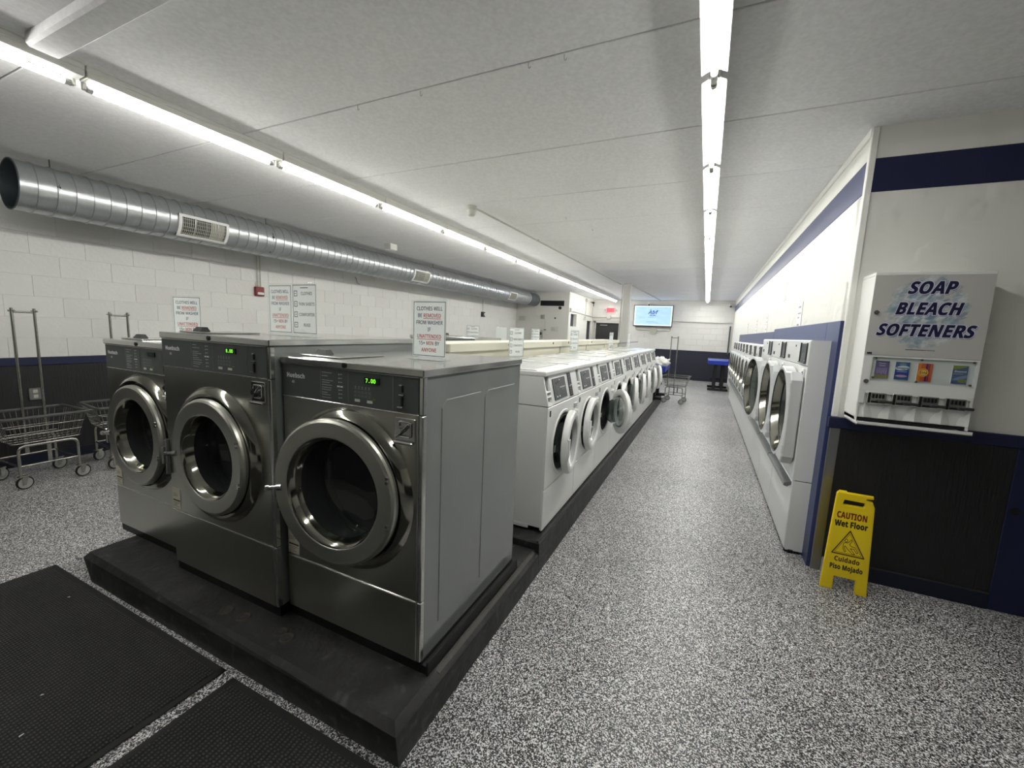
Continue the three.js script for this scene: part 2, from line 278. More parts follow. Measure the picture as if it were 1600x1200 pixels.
// ================================================================== LIGHTING
function makeFixture(kind, x, label, z) {
  const t = thing('light_fixture', label, 'light', [x, CEIL, z], 0, kind === 'aisle' ? 'strip lights in the row over the aisle' : 'strip lights in the row beside the duct');
  const L = 1.06, tx = kind === 'aisle' ? 0 : -0.045, ty = kind === 'aisle' ? -0.083 : -0.085, wire = M.lampWhite;
  if (kind === 'aisle') {
    part('housing', chamSpan(-0.028, 0.028, -0.055, 0, -L / 2, L / 2, 0.004), wire, t);
    const prof = poly([[-0.055, -0.075], [-0.053, -0.072], [-0.026, -0.057], [0.026, -0.057], [0.053, -0.072], [0.055, -0.075], [0.024, -0.06], [-0.024, -0.06]]);
    part('reflector', extr(prof, L, 0, 0, 0, -L / 2), M.whitePlastic, t);
  } else {
    part('housing', [chamSpan(-0.1, 0.05, -0.03, 0, -L / 2 - 0.028, L / 2 + 0.028, 0.004), chamSpan(-0.045, 0.05, -0.062, -0.028, -L / 2 - 0.026, L / 2 + 0.026, 0.004)], wire, t);
  }
  const tb = part('tube', fin(new THREE.CylinderGeometry(0.0145, 0.0145, L - 0.05, 14).rotateX(Math.PI / 2).translate(tx, ty, 0)), M.tube[kind], t, 'glowing tube'); tb.castShadow = false;
  for (const s of [-1, 1]) { part('end_cap', disc(0.0155, 0.026, 14, tx, ty, s * (L / 2 - 0.013)), M.aluminium, tb); part('socket', chamSpan(tx - 0.014, tx + 0.014, ty - 0.01, -0.05, s * (L / 2 + 0.001), s * (L / 2 + 0.016), 0.003), M.socket, t); }
  const a = new THREE.RectAreaLight(LAMP_COLOR, PANEL_LIGHT[kind], 0.03, L - 0.06); a.name = 'tube_light'; a.position.set(tx, ty - 0.017, 0); a.lookAt(tx, ty - 5, 0); a.rotation.set(-Math.PI / 2, 0, 0); t.add(a);
  return t;
}
const ZL = (k) => -1.16 - 1.12 * (k + 0.5);
for (let k = -2; k < 13; k++) makeFixture('duct', -3.115, `bare tube light ${ORD[12 - k]} from the TV wall in the row near the duct`, ZL(k));
for (let k = -1; k < 13; k++) makeFixture('aisle', -0.08, `tube light with reflector wings ${ORD[12 - k]} from the TV wall in the aisle row`, ZL(k));

// ================================================================== PRINTS
const bodyFont = 'sans-serif';
function noticeTex(kind) {
  return canvasTex(440, 600, (g, w, h) => {
    g.fillStyle = '#fafaf7'; g.fillRect(0, 0, w, h); g.strokeStyle = '#3c3c40'; g.lineWidth = 7; g.strokeRect(12, 12, w - 24, h - 24);
    g.textAlign = 'center'; g.textBaseline = 'middle';
    if (kind === 'removed') {
      const rows = [[['CLOTHES WILL', 0]], [['BE ', 0], ['REMOVED', 1]], [['FROM WASHER', 0]], [['IF', 0]], [['UNATTENDED', 1]], [['15+ ', 0], ['MIN', 2], [' BY', 0]], [['ANYONE', 2]]];
      rows.forEach((r, i) => {
        const y = 82 + i * 74; g.font = '54px ' + bodyFont; let s = 1; const tw = r.reduce((q, [t]) => q + g.measureText(t).width, 0); s = Math.min(1, 372 / tw);
        g.save(); g.translate(w / 2, y); g.scale(s * 0.97, 1.02); let x = -tw / 2; g.textAlign = 'left';
        for (const [t, c] of r) { const q = g.measureText(t).width; g.fillStyle = c === 0 ? '#23284e' : '#b02328'; g.fillText(t, x, 0); g.lineWidth = 1.6; g.strokeStyle = g.fillStyle; g.strokeText(t, x, 0); if (c === 1) g.fillRect(x, 29, q, 5); x += q; }
        g.restore();
      });
    } else {
      g.fillStyle = '#26262a'; g.fillRect(150, 40, 140, 9);
      ['CLOTHES', 'THIN SHEETS', 'COMFORTER', 'RUGS'].forEach((t, i) => {
        const y = 112 + i * 126; g.strokeStyle = '#26262a'; g.lineWidth = 8; g.strokeRect(34, y - 30, 56, 58); g.fillRect(46, y - 4, 30, 6);
        g.font = '50px ' + bodyFont; const q = g.measureText(t).width, s = Math.min(1, 300 / q); g.save(); g.translate(262, y); g.scale(s, 1); g.fillStyle = '#26262a'; g.fillText(t, 0, 0); g.lineWidth = 1.6; g.strokeText(t, 0, 0); g.restore();
      });
    }
  });
}
const T_removed = noticeTex('removed'), T_items = noticeTex('items');
const strokes = (g, x, y, n, wmax, dy, hgt) => { for (let i = 0; i < n; i++) { let q = x; const end = x + wmax * (0.45 + 0.55 * rnd()); while (q < end) { const s = 3 + rnd() * 7; g.fillRect(q, y + i * dy, s, hgt); q += s + 2; } } };
function washerPanelTex(num) {
  return canvasTex(1500, 278, (g, w, h) => {
    g.fillStyle = '#525654'; g.fillRect(0, 0, w, h); g.fillStyle = '#ffffff'; g.textBaseline = 'alphabetic';
    g.font = 'bold 56px ' + bodyFont; g.fillText('Huebsch', 54, 112); g.font = '32px ' + bodyFont; g.fillText(num, 120, 160);
    g.fillStyle = '#b4b7b2'; [34, 62, 98, 116, 136, 158, 176, 200, 218, 242].forEach((y) => strokes(g, 492, y, 1, 130, 0, 7));
    g.fillStyle = '#d0d2cc'; for (let i = 0; i < 7; i++) { g.beginPath(); g.arc(690, 42 + i * 32, i === 3 ? 3 : 6, 0, 7); g.fill(); g.fillRect(703, 38 + i * 32, 22, 5); }
    g.fillStyle = '#e8e9e2'; g.fillRect(668, 134, 66, 13); g.fillStyle = '#525654'; g.fillRect(698, 134, 5, 13);
    g.fillStyle = '#9a9d98'; for (let i = 0; i < 5; i++) { g.fillRect(868 + i * 36, 118, 9, 13); g.fillRect(862 + i * 36, 136, 20, 4); }
    g.strokeStyle = '#7d807c'; g.lineWidth = 2; for (let i = 0; i < 5; i++) for (let j = 0; j < 2; j++) { g.strokeRect(858 + i * 38, 156 + j * 30, 26, 18); g.fillRect(864 + i * 38, 163 + j * 30, 12, 4); }
    g.fillStyle = '#d9dac9'; g.fillRect(862, 222, 58, 22); g.fillRect(994, 222, 58, 22);
    g.fillStyle = '#5f7a2e'; g.beginPath(); g.moveTo(1062, 196); g.lineTo(1100, 208); g.lineTo(1062, 220); g.fill(); g.fillRect(1052, 200, 14, 16);
    g.fillStyle = '#c0c2bd'; g.fillRect(1316, 66, 26, 11);
  });
}
const T_wash40 = washerPanelTex('40'), T_wash60 = washerPanelTex('60');
const digitTex = (txt, on) => canvasTex(160, 52, (g, w, h) => { g.fillStyle = '#070806'; g.fillRect(0, 0, w, h); g.fillStyle = on ? '#7dff2a' : '#c8d8b8'; g.font = 'bold ' + (on ? 46 : 24) + 'px monospace'; g.textBaseline = 'middle'; g.fillText(txt, on ? 14 : 58, h / 2 + 2); });
const T_700 = digitTex('7.00', true), T_800 = digitTex('8.00', true), T_off = digitTex('--', false);
const ledMat = (t, k) => new THREE.MeshStandardMaterial({ map: t, roughness: 0.3, emissive: 0xffffff, emissiveMap: t, emissiveIntensity: k });
const T_whitePanel = canvasTex(400, 420, (g, w, h) => {
  g.fillStyle = '#56595a'; g.fillRect(0, 0, w, h); g.fillStyle = '#0c0c0d'; g.beginPath(); g.arc(95, 100, 22, 0, 7); g.fill(); g.beginPath(); g.arc(150, 84, 22, 0, 7); g.fill(); g.beginPath(); g.arc(205, 62, 20, 0, 7); g.fill();
  g.fillStyle = '#e8e8e4'; g.beginPath(); g.moveTo(205, 26); g.lineTo(232, 62); g.lineTo(196, 52); g.fill(); g.font = 'bold 42px ' + bodyFont; g.fillText('Huebsch', 196, 210); g.fillStyle = '#9a9c9a'; g.fillRect(262, 244, 40, 10); strokes(g, 100, 160, 4, 90, 26, 5); strokes(g, 120, 270, 3, 60, 22, 4);
  g.fillStyle = '#f4f4f0'; g.fillRect(66, 346, 30, 28); g.fillRect(140, 346, 30, 28);
});
const T_strip = canvasTex(90, 420, (g, w, h) => { g.fillStyle = '#242628'; g.fillRect(0, 0, w, h); g.fillStyle = '#85888a'; for (let i = 0; i < 9; i++) strokes(g, 14, 30 + i * 42, 2, 62, 12, 6); g.fillStyle = '#d8d8d4'; g.fillRect(16, 226, 26, 16); g.fillRect(52, 216, 26, 16); });
const T_dryPanel = canvasTex(180, 300, (g, w, h) => { g.fillStyle = '#3a4040'; g.fillRect(0, 0, w, h); g.fillStyle = '#1b1e1e'; g.fillRect(20, 24, 140, 60); g.fillStyle = '#0b0c0c'; g.fillRect(50, 96, 80, 50); g.fillStyle = '#8f9694'; for (let i = 0; i < 5; i++) strokes(g, 30, 164 + i * 22, 1, 110, 0, 6); g.fillStyle = '#c8ccca'; g.fillRect(30, 270, 30, 12); g.fillRect(110, 270, 30, 12); });
const T_vend = canvasTex(1000, 1024, (g, w, h) => {         // print on the upper door of the soap machine, 0.497 x 0.509 m
  g.fillStyle = '#bdbdb8'; g.fillRect(0, 0, w, h);
  for (let i = 0; i < 420; i++) {                               // watery splash behind the words
    const a = rnd() * 6.283, r = Math.sqrt(rnd()), x = 480 + Math.cos(a) * r * 330, y = 480 + Math.sin(a) * r * 430; if (x < 120 || x > 880) continue;
    const s = rnd(); g.save(); g.translate(x, y); g.rotate(-0.7 + (rnd() - 0.5) * 0.7); g.globalAlpha = 0.2 + 0.25 * (1 - r) + 0.08 * rnd(); g.fillStyle = s < 0.45 ? '#7b95a8' : s < 0.8 ? '#d6e2ea' : '#5d7490'; g.beginPath(); g.ellipse(0, 0, 14 + 40 * rnd(), 10 + 20 * rnd(), 0, 0, 7); g.fill(); g.restore();
  }
  g.textAlign = 'center'; g.textBaseline = 'middle'; g.lineJoin = 'round';
  for (const [t, x, y, s, wd] of [['SOAP', 510, 190, 196, 400], ['BLEACH', 505, 440, 196, 560], ['SOFTENERS', 500, 702, 196, 826]]) {
    g.save(); g.translate(x, y); g.transform(1, 0, -0.2, 1, 0, 0); g.font = 'bold ' + s + 'px ' + bodyFont; const q = g.measureText(t).width; g.scale(wd / q, 1);
    g.fillStyle = 'rgba(60,62,90,0.55)'; g.strokeStyle = 'rgba(60,62,90,0.55)'; g.lineWidth = 14; g.strokeText(t, 10, 12); g.strokeStyle = '#cfcde0'; g.lineWidth = 26; g.strokeText(t, 0, 0); g.fillStyle = '#10123c'; g.fillText(t, 0, 0); g.lineWidth = 9; g.strokeStyle = '#10123c'; g.strokeText(t, 0, 0); g.restore();
  }
  g.fillStyle = '#26262a'; strokes(g, 360, 934, 1, 270, 0, 8); strokes(g, 360, 934, 1, 290, 0, 8);
});
function packetTex(i) {
  return canvasTex(170, 260, (g, w, h) => {
    g.textAlign = 'center'; g.textBaseline = 'middle';
    if (i === 0) { g.fillStyle = '#6a628e'; g.fillRect(0, 0, w, h); g.fillStyle = '#464174'; g.fillRect(0, 0, w, 18); g.fillStyle = '#d9d4e6'; g.font = 'bold 30px ' + bodyFont; g.fillText('Power', w / 2, 34); g.fillText('Clean', w / 2, 68); g.fillStyle = '#8b7cae'; g.fillRect(14, 100, w - 28, 88); g.fillStyle = '#a58fb5'; for (let k = 0; k < 5; k++) g.fillRect(28 + k * 26, 130 - 10 * (k % 2), 14, 70); g.fillStyle = '#97905a'; g.fillRect(0, 206, w, 54); }
    if (i === 1) { g.fillStyle = '#2b5f92'; g.fillRect(0, 0, w, h); g.fillStyle = '#7b93a0'; g.beginPath(); g.ellipse(86, 36, 44, 22, 0, 0, 7); g.fill(); g.fillStyle = '#e8ecf2'; g.beginPath(); g.ellipse(85, 88, 84, 34, -0.1, 0, 7); g.fill(); g.fillStyle = '#12205e'; g.font = 'italic bold 40px ' + bodyFont; g.fillText('Snuggle', w / 2, 88); g.fillStyle = '#20409a'; g.fillRect(0, 124, w, 100); g.fillStyle = '#b8c6e8'; g.fillRect(24, 136, 120, 9); g.fillStyle = '#d7a9c8'; g.beginPath(); g.ellipse(85, 206, 70, 18, 0, 0, 7); g.fill(); }
    if (i === 2) { g.fillStyle = '#d4622a'; g.fillRect(0, 0, w, h); g.fillStyle = '#5a1f6a'; g.fillRect(92, 0, 26, h); g.fillStyle = '#a02a4a'; g.fillRect(122, 0, 18, h); g.fillStyle = '#e8892a'; g.fillRect(0, 0, 40, h); g.fillStyle = '#f2c230'; g.beginPath(); g.arc(72, 132, 58, 0, 7); g.fill(); g.fillStyle = '#d4572a'; g.beginPath(); g.arc(72, 132, 46, 0, 7); g.fill(); g.fillStyle = '#f0d050'; g.beginPath(); g.arc(72, 132, 38, 0, 7); g.fill(); g.fillStyle = '#171c46'; g.font = 'bold 40px ' + bodyFont; g.fillText('Tide', 72, 134); }
    if (i === 3) { g.fillStyle = '#4a5f8e'; g.fillRect(0, 0, w, h); g.fillStyle = '#8a9a3c'; g.beginPath(); g.ellipse(40, 20, 130, 34, -0.2, 0, 7); g.fill(); g.fillStyle = '#e6eaf0'; g.font = 'italic bold 38px ' + bodyFont; g.fillText('Bounce', w / 2, 84); g.fillStyle = '#a9b4c8'; g.fillRect(10, 116, 110, 8); g.fillStyle = '#7f93bc'; g.beginPath(); g.ellipse(110, 170, 100, 22, -0.35, 0, 7); g.fill(); g.fillStyle = '#7d8c34'; g.beginPath(); g.ellipse(120, 214, 52, 26, 0, 0, 7); g.fill(); }
  });
}
const T_wet = canvasTex(520, 820, (g, w, h) => {
  g.fillStyle = '#efd21c'; g.fillRect(0, 0, w, h); g.textAlign = 'center'; g.textBaseline = 'middle'; g.lineJoin = 'round';
  const line = (t, y, size, wd, col, lw) => { g.save(); g.translate(w / 2, y); g.font = 'bold ' + size + 'px ' + bodyFont; g.scale(wd / g.measureText(t).width, 1); g.fillStyle = g.strokeStyle = col; g.lineWidth = lw; g.fillText(t, 0, 0); g.strokeText(t, 0, 0); g.restore(); };
  line('CAUTION', 74, 112, 440, '#7a1512', 5); line('Wet Floor', 186, 104, 470, '#17130e', 6);
  g.strokeStyle = '#4a2a10'; g.lineWidth = 16; g.beginPath(); g.moveTo(262, 268); g.lineTo(492, 590); g.lineTo(32, 590); g.closePath(); g.stroke(); g.lineWidth = 5; g.beginPath(); g.moveTo(262, 306); g.lineTo(452, 570); g.lineTo(72, 570); g.closePath(); g.stroke();
  g.lineWidth = 8; g.lineCap = 'round';                         // slipping figure in outline
  g.beginPath(); g.arc(222, 400, 20, 0, 7); g.stroke();
  const P = [[200, 430], [250, 426], [292, 376], [306, 392], [272, 444], [300, 466], [352, 470], [402, 530], [386, 544], [340, 494], [290, 496], [360, 560], [334, 566], [248, 506], [222, 480], [206, 474], [208, 510], [228, 540], [212, 552], [186, 516], [184, 450]];
  g.beginPath(); P.forEach((p, i) => i ? g.lineTo(...p) : g.moveTo(...p)); g.closePath(); g.stroke();
  line('Cuidado', 660, 84, 370, '#4a2a10', 3); line('Piso Mojado', 764, 88, 480, '#17130e', 4);
});
const T_tv = canvasTex(1024, 576, (g, w, h) => {
  g.fillStyle = '#e9f6ff'; g.fillRect(0, 0, w, h); g.fillStyle = '#a9cdf2'; g.fillRect(34, 34, w - 68, h - 68);
  for (let i = 0; i < 60; i++) { g.globalAlpha = 0.12; g.fillStyle = rnd() < 0.5 ? '#cfe8ff' : '#94b4ea'; g.beginPath(); g.ellipse(60 + rnd() * (w - 120), 60 + rnd() * (h - 120), 60 + 60 * rnd(), 30 + 30 * rnd(), 0, 0, 7); g.fill(); }
  g.globalAlpha = 1; g.textAlign = 'center'; g.textBaseline = 'middle'; g.fillStyle = '#1c3f9a'; g.save(); g.translate(510, 190); g.transform(1, 0, -0.25, 1, 0, 0); g.font = 'bold 150px ' + bodyFont; g.fillText('Abf', 0, 0); g.restore();
  g.lineWidth = 12; g.strokeStyle = '#1c3f9a'; g.beginPath(); g.moveTo(420, 110); g.lineTo(462, 106); g.stroke(); g.fillStyle = '#274f9e'; g.beginPath(); g.ellipse(460, 272, 46, 11, 0, 0, 7); g.fill(); g.beginPath(); g.ellipse(548, 276, 46, 11, 0, 0, 7); g.fill();
  g.fillStyle = '#6f8fb8'; strokes(g, 370, 326, 1, 280, 0, 9); strokes(g, 340, 452, 2, 340, 30, 9);
});
const T_exit = canvasTex(200, 120, (g, w, h) => { g.fillStyle = '#f05a64'; g.fillRect(0, 0, w, h); g.fillStyle = '#d81f2c'; g.font = 'bold 76px ' + bodyFont; g.textAlign = 'center'; g.textBaseline = 'middle'; g.fillText('EXIT', w / 2, h / 2 + 4); });
const T_note = canvasTex(128, 180, (g, w, h) => { g.fillStyle = '#eeeeea'; g.fillRect(0, 0, w, h); g.fillStyle = '#77797a'; strokes(g, 20, 24, 1, 90, 0, 12); strokes(g, 20, 66, 2, 90, 26, 9); strokes(g, 20, 136, 1, 80, 0, 12); });
const T_plate = canvasTex(200, 120, (g, w, h) => { g.fillStyle = '#c9c9c4'; g.fillRect(0, 0, w, h); g.fillStyle = '#8d8d8a'; strokes(g, 20, 30, 3, 150, 26, 10); });
const T_sticker = canvasTex(120, 220, (g, w, h) => { g.fillStyle = '#d3d0bd'; g.fillRect(0, 0, w, h); g.fillStyle = '#6e6c60'; strokes(g, 12, 60, 3, 90, 14, 6); g.fillStyle = '#1c1c1a'; g.fillRect(8, 128, w - 16, 14); g.fillStyle = '#6e6c60'; strokes(g, 12, 156, 4, 90, 14, 6); });

// ================================================================== ISLAND BASE
{
  const t = thing('equipment_plinth', 'worn black concrete plinth under the three stainless washers', 'plinth', [0, 0, 0]);
  part('slab', hull([[-3.04, 0, -0.985], [-3.13, 0.12, -0.99], [-3.12, 0.146, -1.02], [-3.12, 0.146, -2.3], [-3.1, 0, -2.3], [-0.826, 0, -0.985], [-0.832, 0.125, -0.975], [-0.862, 0.15, -1.005], [-0.862, 0.15, -2.3], [-0.83, 0.12, -2.3], [-0.825, 0, -2.3], [-3.09, 0.15, -1.01]]), M.concrete, t);
  for (const [x, z] of [[-1.93, -1.075], [-1.82, -1.085], [-1.585, -1.1], [-1.53, -1.09]]) part('anchor_hole', [lathe([[0.012, 0.0], [0.026, 0.005], [0.03, 0.003], [0.032, 0]], 18).translate(x, 0.15, z), fin(new THREE.CylinderGeometry(0.013, 0.013, 0.003, 14).translate(x, 0.151, z))], M.beigeWorn, t, 'chipped anchor hole');
  part('scuffed_strip', hull([[-0.868, 0.1495, -1.25], [-0.866, 0.1515, -1.25], [-0.845, 0.1405, -1.25], [-0.868, 0.1495, -2.28], [-0.866, 0.1515, -2.28], [-0.845, 0.1405, -2.28], [-0.852, 0.136, -1.25], [-0.852, 0.136, -2.28]]), M.scuffed, t, 'paint worn off along the edge');
  const u = thing('washer_plinth', 'higher black plinth that carries the long rows of white washers', 'plinth', [0, 0, 0]);
  part('slab', hull([[-3.12, 0, -2.3], [-3.12, 0.2, -2.3], [-0.825, 0, -2.3], [-0.832, 0.19, -2.305], [-0.842, 0.2, -2.315], [-3.12, 0, -10.1], [-3.12, 0.2, -10.1], [-0.825, 0, -10.1], [-0.832, 0.19, -10.1], [-0.842, 0.2, -10.09]]), M.concrete, u);
  part('edge_angle', chamSpan(-0.85, -0.838, 0.196, 0.206, -2.31, -10.08, 0.002), M.darkGrey, u, 'worn metal edge');
}

// ================================================================== STAINLESS WASHERS
function stainlessWasher(o) {
  const { W, H, D, label, pos, panel, led, ledK, R = 0.34, cy = 0.69, ajar = 0.1, dz = 0 } = o, w = W / 2, y0 = 0.05;
  const t = thing('commercial_washer', label, 'washer', pos);
  const pan1 = H - 0.031, pan0 = H - 0.172, low = 0.305 + (o.lowUp || 0), rd = o.rd || 0.287;
  part('plinth_tray', [span(-w, w, 0, y0, -D, -0.01), ...(o.tray ? [span(w, w + 0.03, 0, 0.035, -D, -0.012), chamSpan(w + 0.026, w + 0.034, 0, 0.06, -D, -0.006, 0.002)] : [])], M.plainBlack, t);
  for (const s of [-1, 1]) {
    const X = s * w, pn = part('side_panel', span(X - s * 0.02, X - s * 0.003, y0, H - 0.03, -D, -0.022), M.enamelGrey, t);
    const emb = (za, zb) => { const q = poly([[za, 0.15], [zb, 0.15], [zb, H - 0.13], [za + 0.03, H - 0.13], [za, H - 0.16]]); return fin(extr(q, 0.007, 0.0032).rotateY(s > 0 ? Math.PI / 2 : -Math.PI / 2).translate(X - s * 0.007, 0, 0)); };
    const za = -D + 0.07, zm = -D * 0.52, zb = -0.12;
    part('pressed_panel', s > 0 ? [emb(-zm + 0.02, -za)] : [emb(za, zm - 0.02)], M.enamelGrey, pn); part('pressed_panel', s > 0 ? [emb(-zb, -zm - 0.02)] : [emb(zm + 0.02, zb)], M.enamelGrey, pn);
  }
  part('back_panel', span(-w + 0.02, w - 0.02, y0, H - 0.03, -D, -D + 0.015), M.enamelGrey, t);
  const holed = holeCircle(poly([[-w + 0.004, low + 0.002], [w - 0.02, low + 0.002], [w - 0.02, pan0 - 0.002], [-w + 0.004, pan0 - 0.002]]), 0, cy, R - 0.05);
  part('front_panel', extr(holed, 0.018, 0.0015, 0, 0, -0.018, 48), M.steelWavy, t);
  part('lower_panel', chamSpan(-w + 0.004, w - 0.02, y0, low - 0.002, -0.02, 0.001, 0.0025), M.steelWavy, t);
  part('corner_trim', [chamSpan(w - 0.019, w, y0, low - 0.002, -0.024, 0, 0.003), chamSpan(w - 0.019, w, low + 0.001, pan0 - 0.002, -0.024, 0, 0.003), chamSpan(w - 0.019, w, pan0 + 0.001, pan1, -0.024, 0, 0.003)], M.lidSteel, t, 'bright corner trim');
  const cp = part('control_panel', printBox(W - 0.024, pan1 - pan0 - 0.003, 0.02, -0.01, (pan0 + pan1) / 2, -0.01), printMat(panel, M.panelGrey, 0.45), t, 'dark grey control panel');
  for (const f of [0.31, 0.515, 0.815]) part('panel_divider', chamSpan(-w + f * W - 0.0015, -w + f * W + 0.0015, pan0 + 0.008, pan1 - 0.006, 0, 0.0015, 0.0006), M.enamelGrey, cp);
  for (const [a, b] of [[pan0 - 0.003, pan0 + 0.002], [pan1 - 0.004, pan1], [low - 0.002, low + 0.002]]) part('seam_trim', chamSpan(-w + 0.004, w - 0.02, a, b, -0.004, 0.0025, 0.001), M.lidSteel, t);
  part('display', printBox(0.076, 0.024, 0.004, -w + 0.68 * W, pan1 - 0.033, 0.002), printMat(led, M.plainBlack, 0.3, { emissive: 0xffffff, emissiveMap: led, emissiveIntensity: ledK }), cp);
  part('coin_slot', [chamSpan(-w + 0.875 * W - 0.004, -w + 0.875 * W + 0.004, pan0 + 0.024, pan0 + 0.062, 0, 0.006, 0.001), chamSpan(-w + 0.875 * W - 0.004, -w + 0.875 * W + 0.004, pan0 + 0.078, pan0 + 0.104, 0, 0.004, 0.001)], M.plainBlack, cp);
  part('coin_slot_lip', [chamSpan(-w + 0.86 * W, -w + 0.89 * W, pan0 + 0.066, pan0 + 0.072, 0, 0.01, 0.001), chamSpan(-w + 0.853 * W, -w + 0.885 * W, pan0 + 0.02, pan0 + 0.026, 0, 0.012, 0.001)], M.chrome, cp);
  // lid with dispenser
  const lid = part('lid', chamSpan(-w - 0.004, w + 0.006, H - 0.03, H, -D - 0.004, 0.008, 0.004), M.lidSteel, t);
  part('lid_lock', [disc(0.011, 0.006, 20, 0.0, H - 0.014, 0.009), disc(0.007, 0.003, 16, 0.0, H - 0.014, 0.013)], M.plainBlack, lid);
  const dl = part('dispenser_lid', chamSpan(-w + 0.02, -w + 0.27, H + 0.001, H + 0.008, -0.34, -0.07, 0.003), M.lidSteel, t);
  part('handle', hull([[-0.035, H + 0.008, -0.16], [0.035, H + 0.008, -0.16], [-0.035, H + 0.008, -0.11], [0.035, H + 0.008, -0.11], [-0.026, H + 0.03, -0.15], [0.026, H + 0.03, -0.15], [-0.026, H + 0.03, -0.125], [0.026, H + 0.03, -0.125]]).translate(-w + 0.1, 0, 0), M.darkGrey, dl);
  // collar, tub and door
  part('door_collar', latheZ([[R - 0.055, -0.02], [R - 0.05, 0.02], [R - 0.046, 0.03], [R - 0.034, 0.033], [R - 0.018, 0.024], [R - 0.006, 0.008], [R, -0.001]], 72, 0, cy, 0), M.steelPolished, t);
  part('gasket', latheZ([[R - 0.05, 0.018], [R - 0.062, 0.022], [R - 0.085, 0.012], [R - 0.1, -0.03], [R - 0.09, -0.09], [R - 0.05, -0.09]], 56, 0, cy, 0), M.rubber, t);
  part('drum', latheZ([[R - 0.075, -0.09], [R - 0.04, -0.11], [R - 0.03, -0.5], [R - 0.08, -0.53], [0.001, -0.53]], 56, 0, cy, 0), M.darkDrum, t);
  part('tub_ring', latheZ([[R - 0.09, -0.1], [R - 0.1, -0.092], [R - 0.112, -0.1], [R - 0.112, -0.125]], 56, 0, cy, 0), M.chrome, t);
  for (const a of [0.6, 2.7, 4.8]) part('drum_lifter', hull([[R - 0.03, -0.03, -0.13], [R - 0.03, 0.03, -0.13], [R - 0.1, 0, -0.14], [R - 0.03, -0.03, -0.49], [R - 0.03, 0.03, -0.49], [R - 0.09, 0, -0.48]]).rotateZ(a).translate(0, cy, 0), M.drum, t);
  const dx = (o.dx || 0), door = part('door', latheZ([[rd - 0.082, -0.035], [rd - 0.082, 0.0], [rd - 0.078, 0.013], [rd - 0.072, 0.0185], [rd - 0.07, 0.019], [rd - 0.016, 0.02], [rd - 0.013, 0.0195], [rd - 0.004, 0.014], [rd, 0.004], [rd, -0.008], [rd - 0.004, -0.012], [rd - 0.02, -0.016], [rd - 0.082, -0.035]], 72, -rd, 0, 0, 0.18), M.steel, t);
  door.position.set(rd + dx, cy + (o.dy || 0), 0.05 + dz); door.rotation.y = ajar;
  part('door_bezel', latheZ([[rd - 0.066, 0.0185], [rd - 0.074, 0.017], [rd - 0.086, 0.008], [rd - 0.092, -0.012], [rd - 0.1, -0.03]], 64, -rd, 0, 0), M.steelPolished, door, 'polished inner ring');
  part('door_glass', latheZ([[rd - 0.099, -0.028], [rd - 0.105, -0.07], [rd - 0.13, -0.13], [0.09, -0.155], [0.001, -0.16]], 56, -rd, 0, 0), M.bowlGlass, door, 'deep glass bowl');
  for (const yy of [0.1, -0.085]) part('hinge_bolt', [disc(0.006, 0.008, 12, -0.03, yy + 0.008, 0.023), disc(0.006, 0.008, 12, -0.03, yy - 0.008, 0.023)], M.chrome, door);
  part('door_handle', [rod([-2 * rd + 0.04, -0.015, 0.018], [-2 * rd - 0.012, -0.022, 0.034], 0.0095, 12), rod([-2 * rd + 0.05, -0.013, 0.018], [-2 * rd + 0.03, -0.016, 0.023], 0.014, 12), rod([-2 * rd - 0.004, -0.021, 0.03], [-2 * rd - 0.018, -0.023, 0.036], 0.012, 12)], M.chrome, door, 'chrome latch lever');
  part('door_latch', [chamSpan(-w + 0.001, -w + 0.014, cy - 0.17, cy + 0.02, 0.0, 0.02, 0.004), chamSpan(-w - 0.002, -w + 0.012, cy - 0.11, cy - 0.02, 0.018, 0.034, 0.004)], M.chrome, t);
  // coin drop lock
  const cx = w - 0.078, cyy = pan0 - 0.06, cb = part('coin_box', [chamSpan(cx - 0.046, cx + 0.046, cyy - 0.046, cyy + 0.044, 0, 0.006, 0.002)], M.chrome, t, 'chrome coin box');
  part('coin_box_frame', [bent([[cx - 0.026, cyy + 0.012, 0.01], [cx - 0.026, cyy + 0.03, 0.01], [cx + 0.03, cyy + 0.03, 0.01], [cx + 0.03, cyy - 0.026, 0.01], [cx - 0.026, cyy - 0.026, 0.01], [cx - 0.026, cyy - 0.008, 0.01]], 0.0035, 0.01, 6)], M.chrome, cb);
  part('coin_box_lever', [rod([cx - 0.035, cyy - 0.03, 0.014], [cx + 0.028, cyy + 0.026, 0.02], 0.004, 8), disc(0.011, 0.02, 16, cx - 0.014, cyy - 0.002, 0.014), chamSpan(cx - 0.05, cx + 0.04, cyy - 0.056, cyy - 0.044, 0, 0.018, 0.004)], M.chrome, cb);
  part('warning_label', printBox(0.072, 0.112, 0.0015, -w + 0.046, low + 0.068, 0.0012), printMat(T_sticker, M.beige, 0.6), t, 'beige warning label');
  return t;
}
const PT = 0.15;
const sw = stainlessWasher({ W: 0.757, H: 1.217, D: 0.86, pos: [-1.2835, PT, -1.2], tray: true, rd: 0.298,  panel: T_wash40, led: T_700, ledK: 0.55, ajar: 0.09, dx: 0.006, dy: 0.014, label: 'stainless washer whose display reads 7.00, standing at the aisle edge of the plinth' });
stainlessWasher({ W: 0.835, H: 1.287, D: 1.02, pos: [-2.0925, PT, -1.155], panel: T_wash60, led: T_800, ledK: 0.5, R: 0.335, cy: 0.71, rd: 0.278, lowUp: 0.04, ajar: 0.0, dx: 0.03, dy: 0.008, label: 'taller stainless washer in the middle of the three, with a green lit display' });
